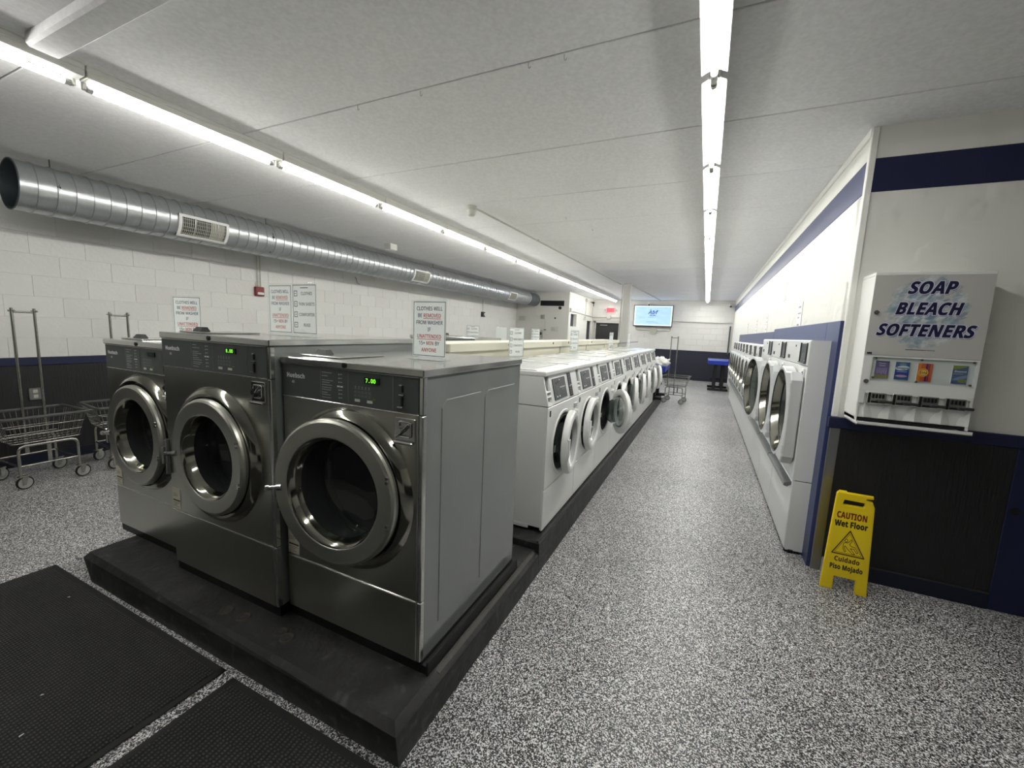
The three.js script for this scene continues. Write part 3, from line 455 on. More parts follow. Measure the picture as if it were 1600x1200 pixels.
stainlessWasher({ W: 0.757, H: 1.217, D: 0.86, pos: [-2.8985, PT, -1.22], panel: T_wash40, led: T_off, ledK: 0.08, ajar: 0.0, dx: 0.03, label: 'stainless washer with a dark display, beside the laundry carts' });
{ const c = copyOf(sw, [-3.08, 0.2, -4.128], -Math.PI / 2, 'stainless washer of the row facing the carts, its lid edge above the cream cover'); c.scale.x = 0.8; }

// ================================================================== WHITE WASHERS
function whiteWasher(label, group) {
  const W = 0.68, w = W / 2, D = 0.7, R = 0.205, cy = 0.535, t = thing('front_load_washer', label, 'washer', [0, 0, 0], 0, group);
  for (const s of [-1, 1]) part('side_panel', [s < 0 ? chamSpan(-w, -w + 0.014, 0.02, 0.826, -D, -0.012, 0.003) : chamSpan(w - 0.014, w, 0.02, 0.826, -D, -0.012, 0.003), ...(s < 0 ? [chamSpan(-w - 0.002, -w + 0.01, 0.0, 0.03, -D + 0.02, -0.1, 0.003)] : [])], M.white, t);
  part('back_panel', span(-w + 0.01, w - 0.01, 0.02, 0.95, -D, -D + 0.012), M.white, t);
  const s0 = poly([[-w + 0.001, 0.28], [w - 0.001, 0.28], [w - 0.001, 0.823], [-w + 0.001, 0.823]]);
  part('front_panel', extr(holeCircle(s0, 0, cy, R + 0.005), 0.016, 0.003, 0, 0, -0.016, 40), M.white, t);
  part('kick_panel', chamSpan(-w + 0.001, w - 0.001, 0.0, 0.273, -0.02, 0, 0.005), M.white, t);
  part('door_seat', latheZ([[R + 0.03, -0.002], [R + 0.022, 0.006], [R + 0.006, 0.004], [R - 0.006, -0.012], [R - 0.012, -0.03]], 48, 0, cy, 0), M.whitePlastic, t);
  part('gasket', latheZ([[R - 0.01, -0.004], [R - 0.02, 0.002], [R - 0.045, -0.02], [R - 0.05, -0.08], [R - 0.02, -0.1]], 40, 0, cy, 0), M.rubber, t);
  part('drum', latheZ([[R - 0.03, -0.1], [R + 0.03, -0.12], [R + 0.03, -0.46], [0.001, -0.48]], 40, 0, cy, 0), M.darkDrum, t);
  part('cabinet_lining', span(-w + 0.02, w - 0.02, 0.03, 0.8, -D + 0.02, -D + 0.03), M.gap, t);
  // control hood leaning back, with the soap slots at one end
  const yA = 0.832, yB = 1.018, lean = 0.045, prof = (x0, x1, back) => hull([[x0, yA, 0], [x0, yB, -lean], [x0, yA, -back], [x0, yB, -back], [x1, yA, 0], [x1, yB, -lean], [x1, yA, -back], [x1, yB, -back]]);
  const hood = part('control_hood', [prof(-w, -w + 0.018, D), prof(-w + 0.09, w, D), hull([[-w + 0.018, yA, -0.07], [-w + 0.018, yB, -0.09], [-w + 0.09, yA, -0.07], [-w + 0.09, yB, -0.09], [-w + 0.018, yA, -D], [-w + 0.018, yB, -D], [-w + 0.09, yA, -D], [-w + 0.09, yB, -D]])], M.white, t);
  const zf = (y) => -lean * (y - yA) / (yB - yA);
  for (const [a, b] of [[0.83, 0.845], [0.884, 0.892], [0.914, 0.924]]) part('soap_shelf', hull([[-w + 0.018, a, zf(a)], [-w + 0.09, a, zf(a)], [-w + 0.018, b, zf(b) - 0.002], [-w + 0.09, b, zf(b) - 0.002], [-w + 0.018, a, -0.08], [-w + 0.09, a, -0.08], [-w + 0.018, b + 0.01, -0.09], [-w + 0.09, b + 0.01, -0.09]]), M.whitePlastic, hood);
  part('soap_funnel', hull([[-w + 0.05, 0.924, zf(0.93)], [-w + 0.09, 0.924, zf(0.93)], [-w + 0.09, yB, -lean], [-w + 0.08, yB, -lean], [-w + 0.09, 0.924, -0.08], [-w + 0.09, yB, -0.08]]), M.whiteGrey, hood);
  const ang = Math.atan2(lean, yB - yA), pf = (ww, hh, x, y, tex, rough) => { const g = printBox(ww, hh, 0.006); g.rotateX(-ang); g.translate(x, y, zf(y) + 0.002); return [g, printMat(tex, M.darkGrey, rough)]; };
  part('control_panel', ...pf(0.26, 0.145, -0.07, 0.922, T_whitePanel, 0.4), hood, 'dark grey control panel');
  part('instruction_strip', ...pf(0.07, 0.172, 0.165, 0.924, T_strip, 0.5), hood, 'dark instruction strip');
  part('panel_seam', hull([[0.105, yA, 0.001], [0.11, yA, 0.001], [0.105, yB, -lean + 0.001], [0.11, yB, -lean + 0.001], [0.105, yA, -0.004], [0.11, yB, -lean - 0.004]]), M.whiteGrey, hood);
  const lid = part('lid', rbox(W - 0.002, 0.034, D + 0.005, 0.009, 0, 1.035, -D / 2 - 0.03), M.white, t);
  part('lid_recess', [chamSpan(-w + 0.05, w - 0.05, 1.0505, 1.0555, -D + 0.06, -0.16, 0.002)], M.whiteGrey, lid, 'greyer pressed lid field');
  part('lid_rib', chamSpan(-w + 0.01, -w + 0.035, 1.05, 1.06, -D + 0.02, -0.1, 0.003), M.white, lid);
  part('badge', [chamSpan(-w + 0.035, -w + 0.055, 0.76, 0.8, 0, 0.003, 0.001)], M.darkGrey, t); part('coin_plate', [chamSpan(w - 0.11, w - 0.03, 0.74, 0.775, 0, 0.006, 0.002)], M.whiteGrey, t); part('coin_knob', disc(0.016, 0.03, 16, w - 0.065, 0.71, 0.012), M.whitePlastic, t);
  part('door_lock', [chamSpan(-0.185, -0.16, cy - 0.04, cy + 0.01, -0.012, 0.006, 0.003)], M.chrome, t);
  // door: hinged on the far side
  const rd = 0.224, door = part('door', [latheZ([[rd - 0.066, 0.0], [rd - 0.062, 0.038], [rd - 0.054, 0.046], [rd - 0.03, 0.05], [rd - 0.01, 0.045], [rd, 0.03], [rd, 0.004], [rd - 0.006, 0], [rd - 0.066, 0]], 56, -rd, 0, 0)], M.whitePlastic, t);
  part('door_inner_ring', latheZ([[rd - 0.053, 0.046], [rd - 0.064, 0.036], [rd - 0.07, 0.018], [rd - 0.078, 0.008], [rd - 0.08, -0.01]], 48, -rd, 0, 0), M.whiteGrey, door, 'stepped grey inner ring');
  part('door_glass', latheZ([[rd - 0.079, 0.006], [rd - 0.09, -0.05], [0.1, -0.1], [0.05, -0.115], [0.001, -0.118]], 40, -rd, 0, 0), M.bowlGlass, door, 'clear glass bowl');
  part('door_grip', hull([[-2 * rd + 0.016, -0.07, 0.036], [-2 * rd + 0.016, 0.07, 0.036], [-2 * rd + 0.1, -0.07, 0.04], [-2 * rd + 0.1, 0.05, 0.04], [-2 * rd + 0.016, -0.07, 0.055], [-2 * rd + 0.016, 0.06, 0.055], [-2 * rd + 0.1, -0.07, 0.047], [-2 * rd + 0.1, 0.05, 0.047]]), M.whitePlastic, door);
  door.position.set(rd + 0.004, cy, 0.012); door.rotation.y = 0;
  return t;
}
{
  const g1 = 'white washers facing the dryers aisle', first = whiteWasher('white front-load washer next to the stainless washers, its door slightly ajar', g1);
  const say = ['', 'second white washer from the stainless washers in the aisle row, its door shut', 'white washer in the aisle row with its glass door swung wide open', ...['fourth', 'fifth', 'sixth', 'seventh', 'eighth'].map((s) => `${s} white washer from the stainless washers in the aisle row, its door standing ajar`), 'last white washer of the aisle row, next to the blue table and bag'];
  const open = [0.1, 0.02, 0.56, 0.1, 0.22, 0.24, 0.2, 0.26, 0.3];
  for (let i = 0; i < 9; i++) {
    const c = i ? copyOf(first, [0, 0, 0], 0, say[i]) : first;
    c.position.set(-0.862, 0.216, -2.42 - 0.683 * (i + 0.5)); c.rotation.y = Math.PI / 2;
    c.children.find((m) => m.name === 'door').rotation.y = open[i];
  }
  const g2 = 'white washers facing the carts, only their tops in view';
  for (let i = 0; i < 9; i++) {
    if (i === 2) continue;
    const c = copyOf(first, [-3.1, 0.216, -2.42 - 0.683 * (i + 0.5)], -Math.PI / 2, `white washer lid beyond the cream cover, ${ORD[i]} of the row facing the carts`);
    c.userData.group = g2; c.children.find((m) => m.name === 'door').rotation.y = 0;
  }
  const t = thing('trough_cover', 'long cream sheet-metal cover over the gap between the two washer rows', 'cover', [0, 0, 0]);
  for (let i = 0; i < 5; i++) part('cover_section', [chamSpan(-1.98, -1.62, 1.34, 1.405, -2.44 - i * 1.25, -2.44 - (i + 1) * 1.25 + 0.006, 0.006), span(-1.94, -1.65, 0.201, 1.34, -2.47 - i * 1.25, -2.43 - (i + 1) * 1.25)], M.cream, t);
  for (const z of [-3.4, -4.6, -5.2, -6.4]) part('cover_screw', disc(0.012, 0.006, 10, 0, 0, 0).rotateY(Math.PI / 2).translate(-1.618, 1.385, z), M.plainBlack, t);
  single('support_rail', chamSpan(-1.64, -1.61, 1.33, 1.36, -8.7, -11.2, 0.004), M.aluminium, 'thin grey rail sticking out past the far end of the cream cover', 'rail');
}

// ================================================================== DRYERS
function dryer(W, H, o) {
  const w = W / 2, D = 0.13, t = thing('tumble_dryer', o.label, 'dryer', [0, 0, 0], 0, o.group), seam = 0.54, hd = H - o.head, cy = o.cy, R = o.R;
  part('cabinet', [chamSpan(-w, -w + 0.012, seam, H, -D - 0.6, -0.004, 0.003), chamSpan(w - 0.012, w, seam + 0.002, H, -D - 0.6, -0.004, 0.003), chamSpan(-w, w, H - 0.014, H, -D - 0.6, -0.004, 0.003)], M.dryer, t);
  part('front_panel', extr(holeCircle(poly([[-w, seam], [w, seam], [w, hd - 0.002], [-w, hd - 0.002]]), 0, cy, R - 0.05), 0.018, 0.003, 0, 0, -0.018, 40), M.dryer, t);
  const lp = part('lint_panel', [chamSpan(-w, w, 0.03, seam - 0.004, -0.02, 0.0, 0.005), chamSpan(w - 0.014, w, 0.02, seam - 0.003, -D - 0.3, -0.01, 0.004)], M.dryer, t, 'tall lint door');
  part('lint_handle', [extr(poly([[0, 0], [0.05, -0.012], [0.052, -0.034], [0.03, -0.04], [0.0, -0.016]]), W - 0.012, 0).rotateY(-Math.PI / 2).translate(w - 0.006, seam - 0.012, -0.004)], M.grip, lp, 'full-width grip lip');
  part('toe_gap', span(-w, w, 0, 0.03, -0.06, -0.03), M.gap, t);
  part('foot', rod([w - 0.03, 0, -0.022], [w - 0.03, 0.03, -0.022], 0.016, 12), M.plainBlack, t);
  const cp = part('control_panel', chamSpan(-w, w, hd + 0.002, H - 0.004, -0.02, 0.003, 0.004), M.dryer, t);
  part('timer_window', printBox(o.win, H - hd - 0.05, 0.006, w - 0.05 - o.win / 2, (hd + H) / 2, 0.003), printMat(T_dryPanel, M.darkGrey, 0.3), cp, 'dark timer window');
  part('window_frame', [chamSpan(w - 0.056 - o.win, w - 0.048 - o.win, hd + 0.02, H - 0.02, 0, 0.012, 0.002), chamSpan(w - 0.052, w - 0.044, hd + 0.02, H - 0.02, 0, 0.012, 0.002), chamSpan(w - 0.056 - o.win, w - 0.044, hd + 0.016, hd + 0.024, 0, 0.018, 0.002)], M.darkGrey, cp);
  part('indicator', [disc(0.008, 0.006, 10, -w + 0.46 * W, H - 0.045, 0.004), chamSpan(-w + 0.1 * W, -w + 0.2 * W, hd + 0.03, hd + 0.06, 0, 0.005, 0.001)], M.darkGrey, cp);
  part('drum', latheZ([[R - 0.05, -0.02], [R - 0.055, -0.05], [R, -0.07], [R, -0.5], [0.001, -0.52]], 40, 0, cy, 0), M.darkDrum, t);
  // door: round on one side, a flared square on the hinge side
  const s = new THREE.Shape(), rx = R + 0.012, e = Math.min(w - 0.02, rx + 0.055); s.absarc(0, 0, rx, Math.PI * 0.36, Math.PI * 1.64, false); s.lineTo(e - 0.05, -rx * 0.94); s.lineTo(e, -rx * 0.78); s.lineTo(e, rx * 0.78); s.lineTo(e - 0.05, rx * 0.94); s.closePath(); holeCircle(s, 0, 0, R - 0.02);
  const DD = 0.075, door = part('door', [extr(s, DD, 0.008, -e, 0, 0, 40)], M.dryerFrame, t); door.position.set(e, cy, 0.006); door.rotation.y = o.ajar || 0;
  part('door_rim', latheZ([[R - 0.012, DD + 0.0005], [R - 0.017, DD + 0.003], [R - 0.023, DD - 0.004]], 48, -e, 0, 0), M.plainBlack, door, 'black outer gasket');
  part('door_cone', latheZ([[R - 0.02, DD - 0.003], [R - 0.03, 0.014]], 48, -e, 0, 0), M.steelPolished, door, 'polished steel inner ring'); part('glass_gasket', latheZ([[R - 0.028, 0.018], [R - 0.036, 0.018], [R - 0.04, 0.008]], 48, -e, 0, 0), M.plainBlack, door);
  part('door_glass', latheZ([[R - 0.036, 0.012], [0.001, 0.014]], 40, -e, 0, 0), M.darkGlass, door, 'smoked glass');
  part('hinge', [rod([-0.012, rx * 0.55, DD - 0.006], [-0.012, rx * 0.72, DD - 0.006], 0.011), rod([-0.012, -rx * 0.72, DD - 0.006], [-0.012, -rx * 0.55, DD - 0.006], 0.011)], M.dryerFrame, door);
  part('push_button', [chamSpan(w - 0.1, w - 0.05, hd - 0.085, hd - 0.02, 0, 0.012, 0.003)], M.whitePlastic, t); part('coin_gap', [chamSpan(w - 0.09, w - 0.06, hd - 0.07, hd - 0.04, 0.008, 0.0135, 0.001)], M.gap, t);
  part('screw', [disc(0.009, 0.006, 10, -w + 0.16 * W, seam + 0.06, 0.002)], M.plainBlack, t);
  return t;
}
{
  const gb = 'big dryers', gs = 'small dryers', big = dryer(0.845, 1.535, { label: 'big white dryer next to the wet floor sign, first of the three', group: gb, head: 0.18, cy: 0.975, R: 0.342, win: 0.2 });
  for (let i = 0; i < 3; i++) { const z = -3.42 - 0.849 * (i + 0.5), c = i ? copyOf(big, [0.645, 0, z], -Math.PI / 2, i === 1 ? 'middle big white dryer between two alike' : 'big white dryer next to the lower dryers, its window pale') : big; c.position.set(0.645, 0, z); c.rotation.y = -Math.PI / 2; if (i === 2) c.children.find((m) => m.name === 'door').rotation.y = 0.12; }
  const small = dryer(0.652, 1.46, { label: 'small white dryer next to the big dryers', group: gs, head: 0.18, cy: 0.945, R: 0.285, win: 0.18 });
  for (let i = 0; i < 9; i++) { const z = -5.97 - 0.655 * (i + 0.5), c = i ? copyOf(small, [0.645, 0, z], -Math.PI / 2, i === 8 ? 'last small white dryer of the row, next to the blue table' : `${ORD[i]} small white dryer counted from the big dryers`) : small; c.position.set(0.645, 0, z); c.rotation.y = -Math.PI / 2; }
}

// ================================================================== NOTICES IN CLEAR HOLDERS
const cardMat = (tex) => phys(0xffffff, 0.95, { map: tex, transmission: 0.5, thickness: 0, side: THREE.DoubleSide }), cardRemoved = cardMat(T_removed), cardItems = cardMat(T_items);
function notice(kind, label, [x, y, z], turn, wd = 0.2, ht = 0.275) {
  const t = thing('notice_holder', label, 'sign', [x, y, z], turn, 'notices on the washer tops');
  part('clear_pane', chamSpan(-wd / 2, wd / 2, 0.002, ht, 0.002, 0.005, 0.0006), M.acrylic, t);
  part('clear_foot', [chamSpan(-wd / 2, wd / 2, 0.0005, 0.003, -0.035, 0.05, 0.0006)], M.acrylic, t);
  part('notice_card', new THREE.PlaneGeometry(wd - 0.012, ht - 0.018).translate(0, ht / 2 + 0.003, 0), kind === 'removed' ? cardRemoved : cardItems, t, kind === 'removed' ? 'removal notice in dark blue and red' : 'checklist card');
  return t;
}
const LT = PT + 1.217;
notice('removed', 'removal notice on the lid of the stainless washer at the aisle edge', [-1.165, LT, -1.58], -0.02);
notice('removed', 'removal notice on the tallest stainless washer, beside a checklist card', [-2.2, 1.437, -1.588], 0, 0.2, 0.285);
notice('items', 'checklist of clothes, thin sheets, comforter and rugs on the tallest stainless washer', [-2.0, 1.437, -1.586], 0, 0.2, 0.288);
notice('removed', 'removal notice behind the flap of the tallest washer, near the cart poles', [-2.83, LT, -1.44], 0.3);
notice('items', 'checklist card on the white washer lid just behind the stainless washer', [-1.5, 1.2725, -3.3], 1.25);
notice('items', 'narrow checklist card on white washer lids below the pass window', [-1.5, 1.2725, -5.05], 1.3);
notice('removed', 'thin edge-on notice card on white washer lids, before the dark door', [-1.3, 1.2725, -6.3], 1.5);
notice('removed', 'small edge-on notice card near the far end of the white washer lids', [-1.3, 1.2725, -7.9], 1.48);
notice('items', 'checklist card beside the grey lid edge in the row facing the carts', [-3.18, 1.29, -5.4], 0.55);
notice('blank', 'pale card in the row facing the carts, next to the wall corner box', [-3.24, 1.29, -6.47], 0.6).children[2].material = phys(0xf4f4f0, 0.95, { transmission: 0.5, thickness: 0, side: THREE.DoubleSide });
notice('items', 'checklist card in the row facing the carts, before the grey partition', [-3.0, 1.29, -7.47], 0.9);

// ================================================================== MATS, WET FLOOR SIGN, SOAP MACHINE
function mat(label, x0, x1, z0, z1) {
  const t = thing('entrance_mat', label, 'mat', [(x0 + x1) / 2, 0, (z0 + z1) / 2], 0.0), a = Math.abs(x1 - x0) / 2, b = Math.abs(z1 - z0) / 2;
  part('mat_pile', chamSpan(-a + 0.03, a - 0.03, 0.001, 0.011, -b + 0.03, b - 0.03, 0.003), M.mat, t);
  part('mat_border', [[-a, a, -b, -b + 0.032], [-a, a, b - 0.032, b], [-a, -a + 0.032, -b, b], [a - 0.032, a, -b, b]].map(([p, q, r, s]) => chamSpan(p, q, 0, 0.007, r, s, 0.003)), M.rubber, t);
}
mat('black ribbed mat beside the carts, its short edge along the plinth', -3.42, -1.752, -0.962, 1.5);
mat('black ribbed mat in front of the stainless washer at the aisle edge', -1.69, -0.1, -0.952, 1.5);
{
  for (const [x, z, r] of [[-2.95, -0.86, 0.3], [-2.25, -0.55, 1.1], [-2.08, -0.45, 2]]) single('lint_scrap', hull([[0, 0, 0], [0.014, 0.002, 0], [0.006, 0.006, 0.008], [0.004, 0.001, -0.006], [0.012, 0.004, 0.006]]).rotateY(r).translate(x, 0.011, z), M.lint, z < -0.8 ? 'white scrap on the mat near the plinth corner' : z < -0.5 ? 'white scrap on the mat near the plinth edge' : 'white scrap further out on the mat', 'litter');
}
{
  const t = thing('wet_floor_sign', 'yellow folding wet floor sign standing by the black wainscot', 'sign', [0.915, 0, -3.1], -0.03);
  const s = poly([[-0.125, 0], [-0.062, 0], [-0.058, 0.085], [0.048, 0.085], [0.05, 0], [0.108, 0], [0.098, 0.545], [0.086, 0.575], [0.055, 0.58], [0.055, 0.592], [0.088, 0.596], [0.088, 0.61], [-0.085, 0.61], [-0.092, 0.6]]);
  const h = new THREE.Path(); [[-0.052, 0.535], [0.044, 0.535], [0.05, 0.545], [0.048, 0.565], [-0.05, 0.568], [-0.056, 0.545]].forEach((p, i) => i ? h.lineTo(...p) : h.moveTo(...p)); h.closePath(); s.holes.push(h);
  const tilt = 0.1;
  part('front_leaf', extr(s, 0.014, 0.003).rotateX(-tilt).translate(0, 0, 0.052), M.yellow, t);
  const pb = printBox(0.178, 0.385, 0.004, -0.006, 0.315, 0.015); pb.rotateX(-tilt); pb.translate(0, 0, 0.052); part('printed_panel', pb, printMat(T_wet, M.yellow, 0.45), t, 'raised panel with black and red print');
  part('rear_leaf', extr(s.clone(), 0.014, 0.003).rotateX(-tilt).translate(0.004, 0, 0.03), M.yellow, t);
  part('hinge', [chamSpan(-0.075, -0.035, 0.598, 0.612, -0.04, 0.0, 0.003)], M.yellow, t);
}
{
  const X0 = 0.838, X1 = 1.335, ZF = -3.05, ZW = ZN, yB = 1.075, yT = 1.93, cx = (X0 + X1) / 2, W = X1 - X0;
  const t = thing('soap_vending_machine', 'white wall-mounted soap, bleach and softener vending machine', 'vending machine', [0, 0, 0]);
  part('cabinet', [chamSpan(X0, X1, yT - 0.02, yT, ZF + 0.003, ZW, 0.003), chamSpan(X0, X0 + 0.012, yB, yT - 0.02, ZF - 0.0005, ZW, 0.002), chamSpan(X1 - 0.012, X1, yB, yT - 0.02, ZF - 0.0005, ZW, 0.002), span(X0 + 0.01, X1 - 0.01, yB, yT - 0.01, ZW + 0.01, ZW)], M.white, t);
  part('upper_door', printBox(W - 0.002, yT - 1.462 - 0.002, 0.014, cx, (yT + 1.462) / 2, ZF - 0.005), printMat(T_vend, M.white, 0.4), t, 'printed upper door');
  part('window_surround', [chamSpan(X0 + 0.001, X1 - 0.001, 1.452, 1.461, ZF - 0.012, ZF + 0.002, 0.001), chamSpan(X0 + 0.001, 0.882, 1.315, 1.452, ZF - 0.012, ZF + 0.002, 0.001), chamSpan(1.32, X1 - 0.001, 1.315, 1.452, ZF - 0.012, ZF + 0.002, 0.001), chamSpan(X0 + 0.001, X1 - 0.001, 1.255, 1.315, ZF - 0.012, ZF + 0.002, 0.001)], M.white, t);
  part('window_back', span(0.875, 1.325, 1.31, 1.455, ZF - 0.016, ZF - 0.012), M.white, t);
  part('display_window', chamSpan(0.878, 1.324, 1.312, 1.456, ZF + 0.001, ZF + 0.004, 0.0008), M.acrylic, t);
  for (const [x, y] of [[0.895, 1.447], [0.893, 1.335], [1.095, 1.448], [1.085, 1.325], [1.308, 1.447], [1.306, 1.325]]) part('window_screw', disc(0.006, 0.006, 10, x, y, ZF + 0.006), M.brass, t);
  for (const y of [1.706, 1.311]) part('door_lock', [disc(0.012, 0.01, 16, 0.864, y, ZF + 0.005), disc(0.006, 0.008, 12, 0.864, y, ZF + 0.012)], M.chrome, t);
  part('catch', chamSpan(0.85, 0.872, 1.47, 1.479, ZF, ZF + 0.006, 0.001), M.plainBlack, t);
  part('lower_door', [span(X0 + 0.012, X1 - 0.012, yB + 0.02, 1.256, ZF - 0.05, ZF - 0.014), chamSpan(X0 + 0.001, 0.87, 1.18, 1.255, ZF - 0.04, ZF + 0.002, 0.002), chamSpan(0.87, X1 - 0.001, 1.24, 1.2555, ZF - 0.04, ZF + 0.001, 0.002)], M.white, t);
  // chutes: folded white wedges below each coin slide
  const xs = [0.935, 1.048, 1.161, 1.274];
  xs.forEach((x, i) => {
    const a = 0.0565, apex = 1.183, low = 1.098;
    part('chute', [hull([[x - a, low, ZF + 0.004], [x - a, low, ZF - 0.04], [x - a, apex, ZF + 0.002], [x - a, apex, ZF - 0.04], [x + 0.0, low, ZF - 0.02], [x - a + 0.008, apex, ZF - 0.014]]), hull([[x + a, low, ZF + 0.004], [x + a, low, ZF - 0.04], [x + a, apex, ZF + 0.002], [x + a, apex, ZF - 0.04], [x, low, ZF - 0.02], [x + a - 0.008, apex, ZF - 0.014]])], M.white, t);
    const c = part('coin_slide', [chamSpan(x - 0.055, x + 0.03, 1.184, 1.248, ZF - 0.03, ZF + 0.014, 0.003)], M.lidSteel, t, 'metal coin slide');
    part('slide_plate', [chamSpan(x - 0.053, x - 0.042, 1.186, 1.246, ZF + 0.013, ZF + 0.018, 0.001), ...[0, 1, 2, 3].map((k) => chamSpan(x - 0.034 + k * 0.015, x - 0.024 + k * 0.015, 1.216, 1.24, ZF + 0.013, ZF + 0.019, 0.001)), chamSpan(x - 0.036, x + 0.026, 1.188, 1.2, ZF + 0.013, ZF + 0.017, 0.001)], M.plainBlack, c);
    part('slide_tongue', [chamSpan(x - 0.008, x + 0.052, 1.192, 1.206, ZF + 0.01, ZF + 0.042, 0.003), rod([x + 0.02, 1.199, ZF + 0.03], [x + 0.054, 1.199, ZF + 0.03], 0.008)], M.darkGrey, c);
  });
  part('tray_back', span(X0 + 0.01, X1 - 0.01, yB + 0.002, yB + 0.02, ZF - 0.05, ZF - 0.01), M.gap, t);
  part('tray', [chamSpan(X0, X1 - 0.002, yB - 0.018, yB - 0.012, ZW + 0.02, ZF + 0.05, 0.001), chamSpan(X0, X1 - 0.002, yB - 0.018, yB + 0.004, ZF + 0.045, ZF + 0.05, 0.001), hull([[X0, yB - 0.018, ZF + 0.05], [X0, yB + 0.02, ZF - 0.002], [X0, yB - 0.018, ZW + 0.02], [X0, yB + 0.02, ZW + 0.02], [X0 + 0.004, yB - 0.018, ZF + 0.05], [X0 + 0.004, yB + 0.02, ZF - 0.002], [X0 + 0.004, yB - 0.018, ZW + 0.02], [X0 + 0.004, yB + 0.02, ZW + 0.02]])], M.white, t, 'delivery tray');
  const packs = [['purple detergent packet, first in the vending machine window', 0.93], ['blue fabric softener packet in the vending machine window', 1.02], ['orange detergent packet with a yellow roundel in the vending machine window', 1.117], ['blue and green dryer sheet packet, last in the vending machine window', 1.262]];
  packs.forEach(([label, x], i) => { const m = single('detergent_packet', printBox(0.062, 0.1, 0.008, x, 1.382 - i * 0.001, ZF - 0.007), printMat(packetTex(i), M.card, 0.4), label, 'packet', 'packets in the vending machine window'); });
}

// ================================================================== DUCT AND CEILING FITTINGS
{
  const cx = -5.3, cy = 2.54, r = 0.2, z0 = -1.46, z1 = -12.98, t = thing('spiral_duct', 'long round galvanised spiral duct hanging under the ceiling along the block wall', 'duct', [cx, cy, 0]);
  const prof = []; let z = z0; const pitch = 0.116;
  while (z > z1 + 0.02) { prof.push([r, z], [r, z - pitch + 0.012], [r + 0.008, z - pitch + 0.009], [r + 0.008, z - pitch + 0.002]); z -= pitch; }
  prof.push([r, z1]);
  part('duct_wall', latheZ(prof.map((p) => [p[0], -p[1]]), 48).scale(1, 1, 1).rotateY(Math.PI), M.galv, t);
  part('duct_lining', latheZ([[r - 0.004, -z0], [r - 0.004, -z0 + 2.2], [0.001, -z0 + 2.25]], 40).rotateY(Math.PI), M.galvDark, t);
  part('duct_rim', fin(new THREE.TorusGeometry(r, 0.005, 8, 48).translate(0, 0, z0)), M.galvDark, t);
  part('end_cap', latheZ([[0.001, 0.0], [r + 0.002, 0.0], [r + 0.004, 0.02], [r + 0.004, 0.7], [r, 0.7]], 48, 0, 0, z1 + 0.01), M.galvDark, t, 'plain grey end section');
  for (const zs of [-4.15, -5.88, -8.04]) part('joint_band', latheZ([[r + 0.001, -0.03], [r + 0.006, -0.028], [r + 0.006, 0.028], [r + 0.001, 0.03]], 48, 0, 0, zs), M.galv, t);
  for (const [k, za] of [[0, -2.82], [1, -6.68], [2, -10.88]]) {    // supply grilles on the side that faces the room
    const arc = (a0, a1, ra, rb, zc, wz) => { const s = new THREE.Shape(); s.absarc(0, 0, rb, a0, a1, false); s.absarc(0, 0, ra, a1, a0, true); s.closePath(); return extr(s, wz, 0, 0, 0, zc - wz / 2, 12); };
    const A0 = -0.95, A1 = 0.2, L = 0.5;
    const g = part('supply_grille', [arc(A0, A1, r - 0.002, r + 0.018, za + L / 2 - 0.015, 0.03), arc(A0, A1, r - 0.002, r + 0.018, za - L / 2 + 0.015, 0.03), arc(A0, A0 + 0.13, r - 0.002, r + 0.018, za, L), arc(A1 - 0.13, A1, r - 0.002, r + 0.018, za, L)], M.whitePlastic, t);
    part('grille_back', arc(A0 + 0.1, A1 - 0.1, r + 0.0005, r + 0.0035, za, L - 0.05), M.gap, g);
    for (let i = 0; i < 24; i++) part('louvre', arc(A0 + 0.12, A1 - 0.12, r + 0.004, r + 0.014, za + L / 2 - 0.045 - i * 0.0178, i > 7 && k === 0 ? 0.004 : 0.004), M.beige, g);
    part('damper', arc(A0 + 0.12, A1 - 0.12, r + 0.004, r + 0.007, za - 0.13, 0.14), M.beige, g);
    for (let i = 0; i < 5; i++) part('grille_bar', arc(A0 + 0.2 + i * 0.18, A0 + 0.22 + i * 0.18, r + 0.008, r + 0.015, za, L - 0.06), M.beige, g);
  }
  for (const zs of [-1.69, -3.62, -7.2, -9.8]) part('hanger', [rod([0.06, 0.19, zs], [0.06, CEIL - cy, zs], 0.004, 6), pipe([[0.06, 0.2, zs], [r + 0.004, 0.03, zs], [0.12, -0.17, zs]], 0.003, 5, 14), disc(0.008, 0.02, 8, 0, 0, 0).translate(r, 0.02, zs)], M.darkGrey, t);
}
